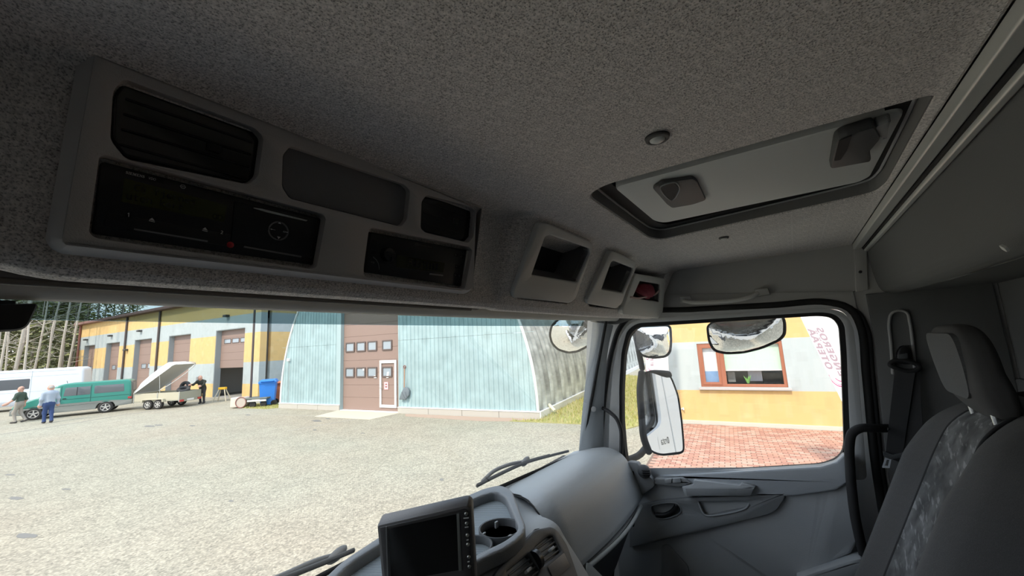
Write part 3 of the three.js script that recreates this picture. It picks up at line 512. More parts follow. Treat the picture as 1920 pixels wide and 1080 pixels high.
  for (const q of [[[1246, 899], [1259, 897], [1259, 906], [1246, 906]], [[1261, 897], [1275, 896], [1277, 905], [1261, 906]]]) part('window_switch', plate(fk, q, { d: 0.006, off: 0.028, b: 0.002, r: 0.004 }), M.dash, o);
  part('sail_panel', plate(fk, [[1166, 872], [1178, 866], [1196, 868], [1204, 886], [1222, 896], [1228, 912], [1210, 925], [1192, 935]], { d: 0.03, off: 0, b: 0.006, r: 0.008 }), M.doorDark, o);
  const sw = plate(fk, [[1182, 882], [1188, 884], [1190, 898], [1184, 894]], { d: 0.003, off: 0.03, b: 0.001, r: 0.003 }); part('rocker', sw, M.gloss, o);
  // ball-shaped air outlet in the corner
  const bc = fk.hit(1208, 884, 0.035); const ball = part('outlet_ball', new THREE.SphereGeometry(0.024, 28, 18).scale(0.8, 1, 1).translate(bc.x, bc.y, bc.z), M.dashDark, o, 'round black swivelling outlet');
  for (const dy of [-0.008, 0.0, 0.008]) part('outlet_slat', box(-0.003, -0.0015, -0.013, 0.016, 0.0015, 0.013, 0.001).rotateY(0.7).translate(bc.x - 0.016, bc.y + dy, bc.z + 0.012), M.gloss, ball);
  // lower pocket
  part('door_pocket', plate(fk, [[1240, 1024], [1252, 1020], [1290, 1062], [1300, 1130], [1240, 1130]], { d: 0.006, off: 0, b: 0.002, r: 0.01 }), M.doorDark, o);
  part('step_ledge', plate(fk, [[1490, 1085], [1590, 1052], [1618, 1046], [1622, 1075], [1530, 1110]], { d: 0.05, off: -0.02, b: 0.008, r: 0.01 }), M.door, o);
}
// A-pillar cover
{
  const o = structGroup('trim_2', 'blue-grey cover of the windscreen pillar beside the door');
  const L = [[1111, 604], [1108, 640], [1100, 700], [1092, 770], [1085, 848]], Rr = [[1150, 610], [1141, 650], [1136, 700], [1132, 770], [1132, 862]];
  const cl = new THREE.CatmullRomCurve3(L.map((p, i) => onX(p[0], p[1], 1.462)), false, 'centripetal'), cr = new THREE.CatmullRomCurve3(Rr.map((p) => onX(p[0], p[1], 1.525)), false, 'centripetal');
  part('cover', sheet((u, v) => { const a = cl.getPoint(1 - v), b = cr.getPoint(1 - v), p = a.lerp(b, u), w = Math.sin(Math.PI * u); return [p.x - 0.014 * w, p.y, p.z + 0.01 * w]; }, 14, 24, 0.004), M.pillar, o);
  const pc = onX(1113, 767, 1.476), fr = new Frame(pc, V3(0.45, 0, 0.9), V3(0, 1, 0)); part('clip_cap', lathe([[0.0005, 0.002], [0.009, 0.0018], [0.0105, 0]], fr, 0, 0, 0.001, 24), M.frame, o);
  part('corner_filler', [tube([onX(1110, 598, 1.46), onX(1150, 603, 1.52), onX(1190, 592, 1.53)], 0.012, 20, 8)], M.rear, o);
}
// grab handles
{
  const o = thing('grab_handle', 'pale grey grab handle on the side panel above the door window', 'handle'), A = (px, py, n) => fw.hit(px, py, n);
  part('bar', tube([A(1283, 564, 0.02), A(1300, 567, 0.032), A(1340, 566, 0.034), A(1385, 562, 0.034), A(1410, 556, 0.03), A(1420, 550, 0.02)], 0.0075, 40, 10), M.pod, o);
  part('mount', plate(fw, [[1274, 556], [1294, 555], [1296, 568], [1276, 569]], { d: 0.022, off: 0, b: 0.004 }), M.side, o);
  part('mount', plate(fw, [[1414, 542], [1440, 540], [1444, 552], [1418, 556]], { d: 0.024, off: 0, b: 0.004 }), M.side, o);
}
{
  const o = thing('entry_handle', 'black bent entry handle tube on the belt pillar beside the seat', 'handle'), A = (px, py, n) => frX(1.53).hit(px, py, n);
  part('bar', tube([A(1666, 803, 0.0), A(1640, 803, 0.045), A(1614, 803, 0.06), A(1598, 812, 0.062), A(1593, 832, 0.062), A(1594, 880, 0.062), A(1602, 960, 0.062), A(1612, 1010, 0.055), A(1622, 1048, 0.03)], 0.0115, 80, 12), M.blackMatte, o);
  const b = A(1662, 803, 0.012); part('bolt', new THREE.SphereGeometry(0.0055, 12, 8).translate(b.x - 0.012, b.y, b.z), M.chrome, o);
}
{
  const o = thing('pillar_handle', 'short black grab handle on the windscreen pillar', 'handle'), A = (px, py, n) => frX(1.52).hit(px, py, n);
  part('bar', tube([A(1130, 765, 0.0), A(1142, 772, 0.028), A(1156, 785, 0.036), A(1164, 805, 0.036), A(1165, 835, 0.036), A(1164, 868, 0.036), A(1160, 900, 0.02)], 0.0075, 50, 10), M.blackMatte, o);
}
// seat belt
{
  const o = thing('seat_belt', 'black seat belt hanging from the pillar with a chrome tongue', 'seat belt'), fb = frX(1.543);
  part('guide_slot', [tube([[1674, 700], [1670, 640], [1667, 605], [1672, 588], [1686, 582], [1700, 586], [1706, 605], [1712, 650], [1716, 700]].map((p) => fb.hit(p[0], p[1], 0.003)), 0.0038, 60, 8)], M.side, o);
  part('height_adjuster', plate(fb, [[1681, 682], [1682, 660], [1690, 648], [1702, 648], [1708, 662], [1710, 684]], { d: 0.02, off: 0, b: 0.004, r: 0.006 }), M.black, o);
  const ad = part('adjuster_button', plate(fb, [[1684, 664], [1702, 662], [1703, 672], [1685, 674]], { d: 0.006, off: 0.02, b: 0.002, r: 0.003 }), M.dashDark, o);
  part('belt_loop', tube([[1669, 684], [1680, 690], [1698, 695], [1716, 694], [1724, 688], [1712, 680], [1690, 676], [1674, 678]].map((p) => fb.hit(p[0], p[1], 0.022)), 0.006, 60, 8, true), M.blackMatte, o);
  const web = (a, b, c, d, n1, n2) => { const P = [a, b, c, d]; return sheet((u, v) => { const l = fb.hit(P[3][0] + (P[0][0] - P[3][0]) * v, P[3][1] + (P[0][1] - P[3][1]) * v, n2 + (n1 - n2) * v), r = fb.hit(P[2][0] + (P[1][0] - P[2][0]) * v, P[2][1] + (P[1][1] - P[2][1]) * v, n2 + (n1 - n2) * v); return l.lerp(r, u).toArray(); }, 2, 12, 0.002); };
  const cloth = mat([0.045, 0.046, 0.048], 0.85);
  part('webbing', web([1678, 692], [1716, 697], [1690, 868], [1660, 856], 0.022, 0.045), cloth, o, 'broad hanging strap');
  part('webbing', web([1712, 696], [1724, 692], [1730, 800], [1690, 868], 0.016, 0.04), M.blackMatte, o);
  part('webbing', web([1700, 850], [1712, 860], [1660, 990], [1648, 975], 0.03, 0.05), M.blackMatte, o);
  const tg = part('tongue_grip', plate(fb, [[1655, 846], [1675, 853], [1694, 849], [1692, 858], [1670, 862], [1658, 857]], { d: 0.008, off: 0.05, b: 0.002, r: 0.003 }), M.dashDark, o);
  part('tongue', plate(fb, [[1660, 858], [1672, 858], [1668, 878], [1654, 877]], { d: 0.003, off: 0.052, r: 0.002, holes: [[[1663, 862], [1668, 862], [1665, 874], [1659, 873]]] }), mat([0.72, 0.76, 0.80], 0.35, { metalness: 0.3 }), tg, 'chrome belt tongue');
}
// ---------------------------------------------------------------- passenger seat
{
  const o = thing('passenger_seat', 'dark cloth passenger seat with a patterned grey centre strip and a headrest', 'seat');
  const cl = worley(14, 1.0);
  const weave = tex(256, (x, y) => 0.75 + 0.25 * fbm(x * 64, y * 64, 64, 2), 0.03);
  const dark = mat([0.12, 0.117, 0.115], 0.95, { map: weave, bumpMap: weave, bumpScale: 0.0004 });
  const pat = mat([0.36, 0.36, 0.355], 0.95, { map: tex(256, (x, y) => { const n = fbm(x * 8, y * 8, 8, 4), c = cl(x, y); const st = fbm(x * 10 + 5, y * 22 + x * 9, 32, 3); return 0.52 + 0.55 * (n - 0.45) + (st > 0.60 ? Math.min(0.22, (st - 0.60) * 3) : 0); }, 0.26) });
  const X0 = 0.97, X1 = 1.43, xc = (X0 + X1) / 2, hw = (X1 - X0) / 2;
  // back cushion: cross-section swept upward; bolsters stand forward of the middle
  const front = (y) => 0.268 + 0.42 * (Math.min(y, -0.15) + 0.2), halfw = (y) => { const t = Math.min(1, Math.max(0, (-0.16 - y) / 0.14)); return hw * (0.66 + 0.34 * Math.sin(t * Math.PI / 2)); };
  const yTop = -0.168, yBot = -0.74;
  const face = (s, v) => { const y = yBot + (yTop - yBot) * v, w = halfw(y), x = xc + w * s, a = Math.abs(s), bol = 0.045 * Math.exp(-(((a - 0.72) / 0.2) ** 2)), edge = a > 0.86 ? 0.07 * ((a - 0.86) / 0.14) ** 2 : 0, roll = v > 0.86 ? 0.045 * ((v - 0.86) / 0.14) ** 2.4 : 0; return [x, y, front(y) - bol * (1 - 0.7 * Math.max(0, (v - 0.75) / 0.25)) + edge + roll]; };
  part('backrest', [sheet((u, v) => face(1 - u * 2, v), 60, 50, 0.05), sheet((u, v) => { const p = face(u * 2 - 1, v); return [p[0], p[1] - 0.002, Math.max(p[2] + 0.03, front(p[1]) + 0.10)]; }, 30, 30, 0.02)], dark, o);
  part('centre_strip', sheet((u, v) => { const p = face(0.43 - u * 0.86, 0.02 + 0.965 * v); return [p[0], p[1], p[2] - 0.006]; }, 24, 50, 0.006), pat, o, 'grey patterned centre strip of the backrest');
  for (const s of [-0.44, 0.44]) part('piping', tube([...Array(26)].map((_, i) => { const p = face(s, 0.03 + i / 25 * 0.95); return [p[0], p[1], p[2] - 0.004]; }), 0.0035, 60, 6), M.blackMatte, o);
  // headrest: front pad, dark shell, two posts
  const hx = 1.2, hr = part('headrest', (() => {
    const g = new THREE.SphereGeometry(1, 48, 32), p = g.attributes.position, e = (t, k) => Math.sign(t) * Math.abs(t) ** k;
    for (let i = 0; i < p.count; i++) { let x = e(p.getX(i), 0.52), y = e(p.getY(i), 0.6), z = e(p.getZ(i), 0.62); const taper = y < -0.3 ? 1 - 0.28 * (-0.3 - y) : 1; p.setXYZ(i, x * 0.112 * taper, y * 0.094, z * 0.030 - 0.008 * y + (z > 0 ? (y < 0 ? -y * 0.016 : 0) : 0.03 * Math.max(0, -y - 0.35))); }
    g.computeVertexNormals(); return g.translate(hx, -0.10, 0.274);
  })(), dark, o);
  part('pad', (() => { const fr = new Frame(V3(hx, -0.085, 0.246), V3(-1, 0, 0), V3(0, 1, -0.08)); return dome(fr, rounded([[-0.097, 0.062], [0.097, 0.062], [0.10, 0.0], [0.08, -0.066], [-0.08, -0.066], [-0.10, 0.0]], 0.03), 0.006, 0, 6, 3, 0.02); })(), mat([0.15, 0.152, 0.152], 0.9, { map: weave }), hr, 'grey front pad of the headrest');
  for (const s of [-0.06, 0.06]) part('headrest_post', rod([hx + s, -0.21, 0.285], [hx + s, -0.14, 0.278], 0.006, 10), M.chrome, o);
  // cushion
  part('seat_cushion', (() => { const g = new THREE.SphereGeometry(1, 48, 32), p = g.attributes.position, e = (t, k) => Math.sign(t) * Math.abs(t) ** k; for (let i = 0; i < p.count; i++) p.setXYZ(i, e(p.getX(i), 0.45) * hw, e(p.getY(i), 0.5) * 0.085 + 0.035 * (Math.abs(p.getX(i)) > 0.6 ? 1 : 0), e(p.getZ(i), 0.5) * 0.24); g.computeVertexNormals(); return g.translate(xc, -0.80, 0.01); })(), dark, o);
  part('seat_base', box(xc - 0.2, -1.33, -0.2, xc + 0.2, -0.86, 0.24, 0.03), M.blackMatte, o);
}
// ================================================================ dashboard
{
  const o = thing('dashboard', 'blue-grey dashboard with a ribbed tray, round vents and a swelling passenger side', 'dashboard');
  // main body under the tray: profile [z, y] swept across the cab
  const prof = [[-0.85, -0.456], [-0.80, -0.453], [-0.66, -0.453], [-0.575, -0.453], [-0.549, -0.463], [-0.532, -0.485], [-0.47, -0.559], [-0.425, -0.62], [-0.415, -0.70], [-0.415, -0.95]];
  const c = new THREE.CatmullRomCurve3(prof.map((p) => V3(0, p[1], p[0])), false, 'centripetal').getPoints(60);
  part('body', sheet((u, v) => { const k = v * 60, j = Math.min(59, Math.floor(k)), p = c[j].clone().lerp(c[j + 1], k - j); const x = XL + 0.02 + (1.09 - XL) * (1 - u), ease = (a) => { const t = Math.min(1, Math.max(0, a)); return t * t * (3 - 2 * t); }, dr = ease((x - 0.985) / 0.04) * 0.022 + ease((x - 0.90) / 0.03) * ease((v - 0.27) / 0.08) * 0.075; return [x, p.y - dr, Math.max(p.z - dr, wsZ(x, -0.456) + 0.012)]; }, 110, 60, 0.01), M.dash, o);
  part('firewall', box(XL, -1.36, -0.90, XR, -0.50, -0.86, 0), M.blackMatte, o);
  part('front_edge', sheet((u, v) => { const x = XL + 0.02 + (1.47 - XL) * u, z0 = wsZ(x, -0.452) + 0.01; return [x, -0.462 + 0.006 * v, z0 + 0.075 * (1 - v)]; }, 40, 4, 0.004), M.dash, o);
  // passenger-side swell
  const hp = [[-0.80, -0.452], [-0.75, -0.438], [-0.70, -0.426], [-0.655, -0.420], [-0.618, -0.426], [-0.588, -0.444], [-0.566, -0.474], [-0.549, -0.512], [-0.536, -0.548], [-0.528, -0.578], [-0.534, -0.586]];
  const hc = new THREE.CatmullRomCurve3(hp.map((p) => V3(0, p[1], p[0])), false, 'centripetal').getPoints(48);
  const left = (v) => 1.02 - 0.10 * Math.sin(Math.min(1, v / 0.55) * Math.PI * 0.5) - 0.02 * v;     // curved seam to the centre part
  part('passenger_swell', sheet((u, v) => { const k = v * 48, j = Math.min(47, Math.floor(k)), p = hc[j].clone().lerp(hc[j + 1], k - j), l = left(v), x = l + (1.475 - l) * (1 - u), e = Math.max(0, 1 - (x - l) / 0.05); return [x, p.y - 0.014 * e * e, p.z - 0.022 * e * e + 0.018 * Math.sin(Math.PI * Math.min(1, (x - 0.92) / 0.56)) * v]; }, 40, 48, 0.006), M.dash, o);
  part('seam', tube([...Array(30)].map((_, i) => { const v = 0.02 + i / 29 * 0.97, k = v * 48, j = Math.min(47, Math.floor(k)), p = hc[j]; return [left(v) - 0.001, p.y - 0.012, p.z - 0.020]; }), 0.0022, 60, 6), M.rubber, o);
  // glove shelf under the swell with a pale bowed lip
  const bowZ = (x) => -0.524 + 0.022 * Math.sin(Math.PI * Math.min(1, Math.max(0, (x - 0.96) / 0.48)));
  const gl = part('glove_panel', sheet((u, v) => { const x = 1.44 - 0.47 * u; return [x, -0.592 - 0.24 * v, bowZ(x) - 0.008 - 0.11 * v]; }, 20, 10, 0.01), plastic([0.055, 0.06, 0.062], 0.5), o);
  part('pale_lip', tube([...Array(20)].map((_, i) => { const x = 0.985 + i / 19 * 0.435; return [x, -0.590, bowZ(x) + 0.003]; }), 0.0058, 60, 8), plastic([0.34, 0.37, 0.37], 0.5), gl);
  for (const [x, y] of [[1.365, -0.622], [1.015, -0.625]]) part('latch', new THREE.TorusGeometry(0.011, 0.003, 8, 20).scale(0.6, 1.3, 1).translate(x, y, bowZ(x) - 0.008 - 0.11 * ((-0.592 - y) / 0.24) + 0.004), M.gloss, gl);
  part('knee_panel', sheet((u, v) => { const x = 1.44 - 0.5 * u; return [x, -0.83 - 0.25 * v, -0.645 - 0.05 * v]; }, 4, 4, 0.01), M.blackMatte, o);
  part('console_side', plate(new Frame(ray(1112, 1072).multiplyScalar(0.93 / F), V3(0.82, 0, 0.57), V3(0.3, 0.85, -0.43)), [[1101, 1055], [1106, 1056], [1134, 1084], [1140, 1120], [1098, 1120]], { d: 0.008, off: -0.008, b: 0.002 }), plastic([0.32, 0.34, 0.34], 0.5), o);
  // tray: rim, ribbed mat, cup holders
  const ft = frYu(-0.42), rimPx = [[470, 1190], [606, 1085], [640, 1052], [735, 990], [905, 916], [938, 908], [960, 918], [972, 950], [986, 985], [982, 1000], [955, 1024], [905, 1046], [800, 1110], [640, 1208]];
  const rimUV = rounded(ft.map(rimPx), 0.03), cen = rimUV.reduce((s, p) => [s[0] + p[0] / rimUV.length, s[1] + p[1] / rimUV.length], [0, 0]);
  const inPx = [[520, 1180], [632, 1080], [655, 1056], [742, 1001], [905, 928], [931, 921], [948, 930], [960, 958], [972, 985], [969, 996], [946, 1014], [898, 1036], [795, 1098], [640, 1192]];
  const inUV = rounded(ft.map(inPx), 0.025);
  part('tray_rim', plate(ft, rimUV, { px: false, d: 0.03, off: -0.03, b: 0.005, bs: 3, holes: [inUV] }), plastic([0.17, 0.18, 0.19], 0.5), o);
  const ribs = tex(256, (x, y) => { const s = 0.5 + 0.5 * Math.sin(x * Math.PI * 2 * 16); return [0.55 + 0.4 * s, 0.57 + 0.4 * s, 0.58 + 0.4 * s]; }, 0.075), ribBump = tex(256, (x, y) => 0.5 + 0.5 * Math.sin(x * Math.PI * 2 * 16), 0.075, false);
  for (const t of [ribs, ribBump]) { t.rotation = 0.5; }
  part('ribbed_mat', plate(ft, inUV, { px: false, d: 0.004, off: -0.028 }), mat([0.40, 0.44, 0.46], 0.75, { map: ribs, bumpMap: ribBump, bumpScale: 0.001 }), o, 'pale ribbed rubber mat');
  const cup = (px, py, r, a0, a1) => { const [u, v] = ft.pp(px, py, -0.02), n = 40, pts = []; const g = new THREE.LatheGeometry([[r, -0.028], [r, -0.008], [r + 0.0045, -0.007], [r + 0.0045, -0.028]].map((p) => new THREE.Vector2(...p)), n, a0, a1 - a0); return g.rotateX(Math.PI / 2).translate(u, v, 0).applyMatrix4(ft.matrix()); };
  part('cup_holder', [cup(938, 1000, 0.046, 0, Math.PI * 2)], M.dashDark, o);
  part('cup_holder', [cup(886, 1034, 0.040, 0, Math.PI * 2)], M.dashDark, o);
  { const [u, v] = ft.pp(938, 1000, -0.02); part('cup_floor', lathe([[0.0005, 0], [0.046, 0], [0.046, 0.002], [0.0005, 0.002]], ft, u, v, -0.026, 30), M.dashDark, o); for (const a of [0.9, 2.6, 4.4]) part('cup_finger', box(-0.005, -0.0025, -0.026, 0.005, 0.0025, -0.010, 0.001).translate(u + 0.04 * Math.cos(a), v + 0.04 * Math.sin(a), 0).applyMatrix4(ft.matrix()), M.dash, o); }
  // centre vents on the sloping face
  const fv = new Frame(V3(0.8, -0.505, -0.5145), V3(1, 0, 0), V3(0, 0.766, -0.643));
  const clPx = [[930, 1072], [1003, 992], [1034, 986], [1046, 993], [1064, 1020], [1086, 1082], [1090, 1150], [900, 1150]];
  const vh1 = [[1003, 1026], [1030, 1004], [1038, 1006], [1052, 1034], [1018, 1060]], vh2 = [[950, 1072], [990, 1040], [1014, 1070], [1000, 1095], [960, 1105]];
  const cf = part('vent_surround', plate(fv, clPx, { d: 0.022, off: -0.01, b: 0.005, bs: 3, r: 0.01, holes: [vh1, vh2], hr: 0.004 }), M.dashDark, o);
  part('vent_duct', plate(fv, clPx, { d: 0.004, off: -0.014 }), M.blackMatte, cf);
  const slat = (hole, t0, t1) => { for (let i = 0; i < 4; i++) { const t = (i + 0.5) / 4, A = hole[0], B = hole[1], C = hole[3], D = hole[4]; const L = [A[0] + (D[0] - A[0]) * t, A[1] + (D[1] - A[1]) * t], Rr = [B[0] + (C[0] - B[0]) * t, B[1] + (C[1] - B[1]) * t]; part('vent_slat', rod(fv.hit(L[0], L[1], 0.006), fv.hit(Rr[0], Rr[1], 0.006), 0.0022, 6), plastic([0.12, 0.125, 0.13], 0.4), o); } };
  slat([[1003, 1026], [1034, 1004], [1038, 1006], [1052, 1034], [1018, 1060]]); slat([[950, 1075], [993, 1042], [1014, 1060], [1012, 1075], [975, 1105]]);
  part('thumb_wheel', new THREE.CylinderGeometry(0.02, 0.02, 0.012, 24).rotateZ(Math.PI / 2).translate(...fv.hit(1004, 1050, 0.008).toArray()), M.black, o);
  for (const [px, py] of [[1034, 1030], [990, 1070]]) part('vent_tab', boxIn(new Frame(fv.hit(px, py, 0.012), V3(1, 0, 0), fv.V), -0.008, -0.003, -0.006, 0.008, 0.003, 0.006, 0.002), M.frame, o);
  part('button_blank', plate(fv, [[1027, 1062], [1058, 1036], [1070, 1062], [1040, 1088]], { d: 0.003, off: 0.012, b: 0.001, r: 0.004 }), plastic([0.13, 0.115, 0.105], 0.5), o);
  const kn = ft.pp(925, 1085, -0.02); part('knob_bezel', lathe([[0.018, -0.02], [0.026, -0.004], [0.029, -0.012], [0.03, -0.03]], ft, kn[0], kn[1], -0.03, 28), M.dashDark, o);
}
// reversing-camera monitor on the tray
{
  const d = 0.61, A = ray(706, 986).multiplyScalar(d / F), B = ray(880, 948).multiplyScalar(d / F * 0.985), C = ray(716, 1085).multiplyScalar(d / F * 1.03);
  const fm = new Frame(A, B.clone().sub(A), A.clone().sub(C)), o = thing('monitor', 'black reversing-camera monitor with a blank screen and side buttons on the tray', 'monitor');
  const outer = [[706, 986], [874, 948], [884, 953], [894, 1130], [722, 1160]];
  part('housing', plate(fm, outer, { d: 0.026, off: -0.026, b: 0.004, r: 0.005 }), plastic([0.15, 0.145, 0.145], 0.45), o);
  part('bezel', plate(fm, [[712, 990], [872, 955], [878, 960], [888, 1128], [728, 1156]], { d: 0.002, off: 0, b: 0.0008, r: 0.002, holes: [[[729, 992], [858, 964], [866, 1069], [733, 1092]]] }), plastic([0.055, 0.051, 0.051], 0.5), o);
  part('screen', plate(fm, [[727, 990], [860, 962], [868, 1072], [731, 1095]], { d: 0.0012, off: 0 }), mat([0.006, 0.006, 0.006], 0.15), o, 'blank black screen');
  part('silver_strip', plate(fm, [[856, 964], [861, 963], [866, 1070], [860, 1071]], { d: 0.0014, off: 0.0014, b: 0.0004 }), M.alu, o);
  part('thin_line', plate(fm, [[723, 988], [725, 987.5], [728, 1095], [726, 1096]], { d: 0.0012, off: 0.0014 }), M.printDim, o);
  for (const [x, y] of [[874, 964], [875, 982], [876.5, 1004], [877.5, 1021.5], [879, 1045], [880, 1063]]) {
    const q = fm.pp(x, y, 0.003), bt = part('button', lathe([[0.0004, 0.002], [0.0018, 0.0022], [0.0026, 0.0016], [0.003, 0]], fm, q[0], q[1], 0.0018, 16), M.alu, o);
  }
  for (const [x, y, w] of [[874, 972, 5], [875, 989, 3.5], [876.5, 1013, 2], [878.5, 1054, 2]]) part('button_caption', plate(fm, [[x - w, y - 1], [x + w, y - 2], [x + w, y], [x - w, y + 1]], { d: 0.0004, off: 0.002 }), M.print, o);
  const st = fm.hit(800, 1080, -0.026); part('stand', rod(st, [st.x + 0.05, -0.49, st.z - 0.05], 0.012, 12), M.blackMatte, o);
}
// wipers outside the glass
function wiper(blade, arm, lab) {
  const o = thing('wiper', lab, 'wiper', 'windscreen wipers'), W = (p, dz) => { let z = -0.84, q; for (let i = 0; i < 8; i++) { q = onZ(p[0], p[1], z); z = wsZ(q.x, q.y) - dz; } return q; };
  part('blade', tube(blade.map((p) => W(p, 0.014)), 0.005, 40, 6), M.rubber, o);
  part('blade_frame', tube(blade.slice(0, -1).map((p) => W([p[0], p[1] - 2], 0.022)), 0.004, 40, 6), M.blackMatte, o);
  part('arm', tube(arm.map((p) => W(p, 0.045)), 0.006, 40, 6), M.dashDark, o);
  const a = W(arm[arm.length - 1], 0.035); part('joint', new THREE.SphereGeometry(0.014, 14, 10).scale(1.8, 0.8, 0.8).rotateZ(0.35).translate(a.x, a.y, a.z), M.dashDark, o);
}
wiper([[895, 911], [930, 893], [985, 868], [1030, 855], [1065, 846]], [[905, 902], [925, 884], [955, 871], [985, 865]], 'dark wiper blade lying across the glass before the dashboard tray');
wiper([[500, 1098], [560, 1074], [620, 1050], [662, 1032]], [[470, 1105], [540, 1075], [590, 1053], [632, 1040]], 'dark wiper whose blade rises from the bottom edge of the glass');
// ---------------------------------------------------------------- outside mirrors
let mainMirror;
const mirFrame = (c, target) => { const toCam = c.clone().negate().normalize(), t = target.clone().sub(c).normalize(), n = toCam.add(t).normalize(); const U = new THREE.Vector3().crossVectors(V3(0, 1, 0), n).normalize(), V = new THREE.Vector3().crossVectors(n, U); return new Frame(c, U, V); };
function mirror(c, target, outline, bulge, label, grp, hd = 0.05) {
  const fr = mirFrame(c, target), o = thing('wing_mirror', label, 'mirror'), uv = rounded(fr.map(outline), 0.02);
  part('glass', bulge > 0 ? dome(fr, uv, bulge, 0, 16, 2, 0.003) : plate(fr, uv, { px: false, d: 0.004, off: -0.003 }), M.mirror, o, 'reflecting mirror glass');
  const ce = uv.reduce((s, p) => [s[0] + p[0] / uv.length, s[1] + p[1] / uv.length], [0, 0]), big = uv.map((p) => [ce[0] + (p[0] - ce[0]) * 1.03, ce[1] + (p[1] - ce[1]) * 1.03]);
  const back = new Frame(fr.O, fr.U.clone().negate(), fr.V), bp = big.map((p) => [-p[0], p[1]]);
  part('housing', [dome(back, bp, hd, 0.004, 8, 3, 0.0)], M.blackMatte, o);
  part('rim', tube(big.filter((_, i) => i % 2 === 0).map((p) => fr.at(p[0], p[1], 0.001)), 0.004, 100, 6, true), M.rubber, o);
  return [o, fr];
}
{
  const c = onX(1242, 775, 1.86), [o, fr] = mirror(c, V3(1.60, -0.36, 0.14), [[1205, 702], [1225, 697], [1248, 698], [1258, 710], [1270, 742], [1277, 790], [1281, 846], [1240, 851], [1222, 845], [1212, 830], [1206, 770]], 0, 'tall main wing mirror in a black housing outside the door window', null, 0.06); mainMirror = fr;
  part('visor_lip', dome(fr, smoothClosed(fr.map([[1212, 698], [1225, 700], [1250, 708], [1259, 706], [1256, 697], [1240, 694], [1220, 694]]), 3), 0.012, 0.004, 5, 2, 0.004), M.blackMatte, o);
  part('side_shell', tube([[1203, 700], [1200, 730], [1203, 780], [1207, 820], [1216, 846]].map((p) => fr.hit(p[0], p[1], -0.004)), 0.016, 40, 10), M.blackMatte, o);
  part('support_arm', [tube([onX(1204, 690, 1.88), onX(1198, 660, 1.86), onX(1192, 630, 1.82), onX(1184, 612, 1.72), onX(1170, 596, 1.60)], 0.014, 30, 8), tube([onX(1212, 838, 1.88), onX(1200, 852, 1.80), onX(1178, 862, 1.66), onX(1165, 866, 1.59)], 0.015, 30, 8)], M.blackMatte, o);
}
mirror(onX(1226, 640, 1.84), V3(1.9, -2.0, 5), [[1190, 614], [1215, 612], [1256, 611], [1258, 640], [1256, 660], [1248, 668], [1225, 671], [1205, 667], [1193, 650]], 0.030, 'small wide-angle wing mirror above the main mirror', null, 0.04);
{
  const [o, fr] = mirror(onX(1400, 628, 1.86), V3(1.72, -2.6, 0.35), [[1328, 612], [1338, 604], [1400, 598], [1466, 594], [1470, 606], [1470, 626], [1462, 636], [1430, 651], [1395, 660], [1362, 662], [1340, 657], [1331, 640]], 0.035, 'curved kerb mirror hanging over the top edge of the door window', null, 0.05);
  part('mount', rod(onX(1400, 590, 1.85), onX(1400, 566, 1.60), 0.018, 10), M.blackMatte, o);
}
{
  const [o, fr] = mirror(onZ(1071, 628, -1.02), V3(1.1, -1.6, -1.0), [[1031, 628], [1034, 612], [1045, 600], [1070, 594], [1096, 598], [1110, 612], [1112, 630], [1104, 647], [1085, 658], [1066, 661], [1046, 655], [1035, 643]], 0.05, 'round front mirror outside the top corner of the windscreen', null, 0.05);
  part('mount', rod(fr.at(0, 0.05, -0.03), V3(1.3, 0.2, -0.74), 0.014, 8), M.white, o);
}
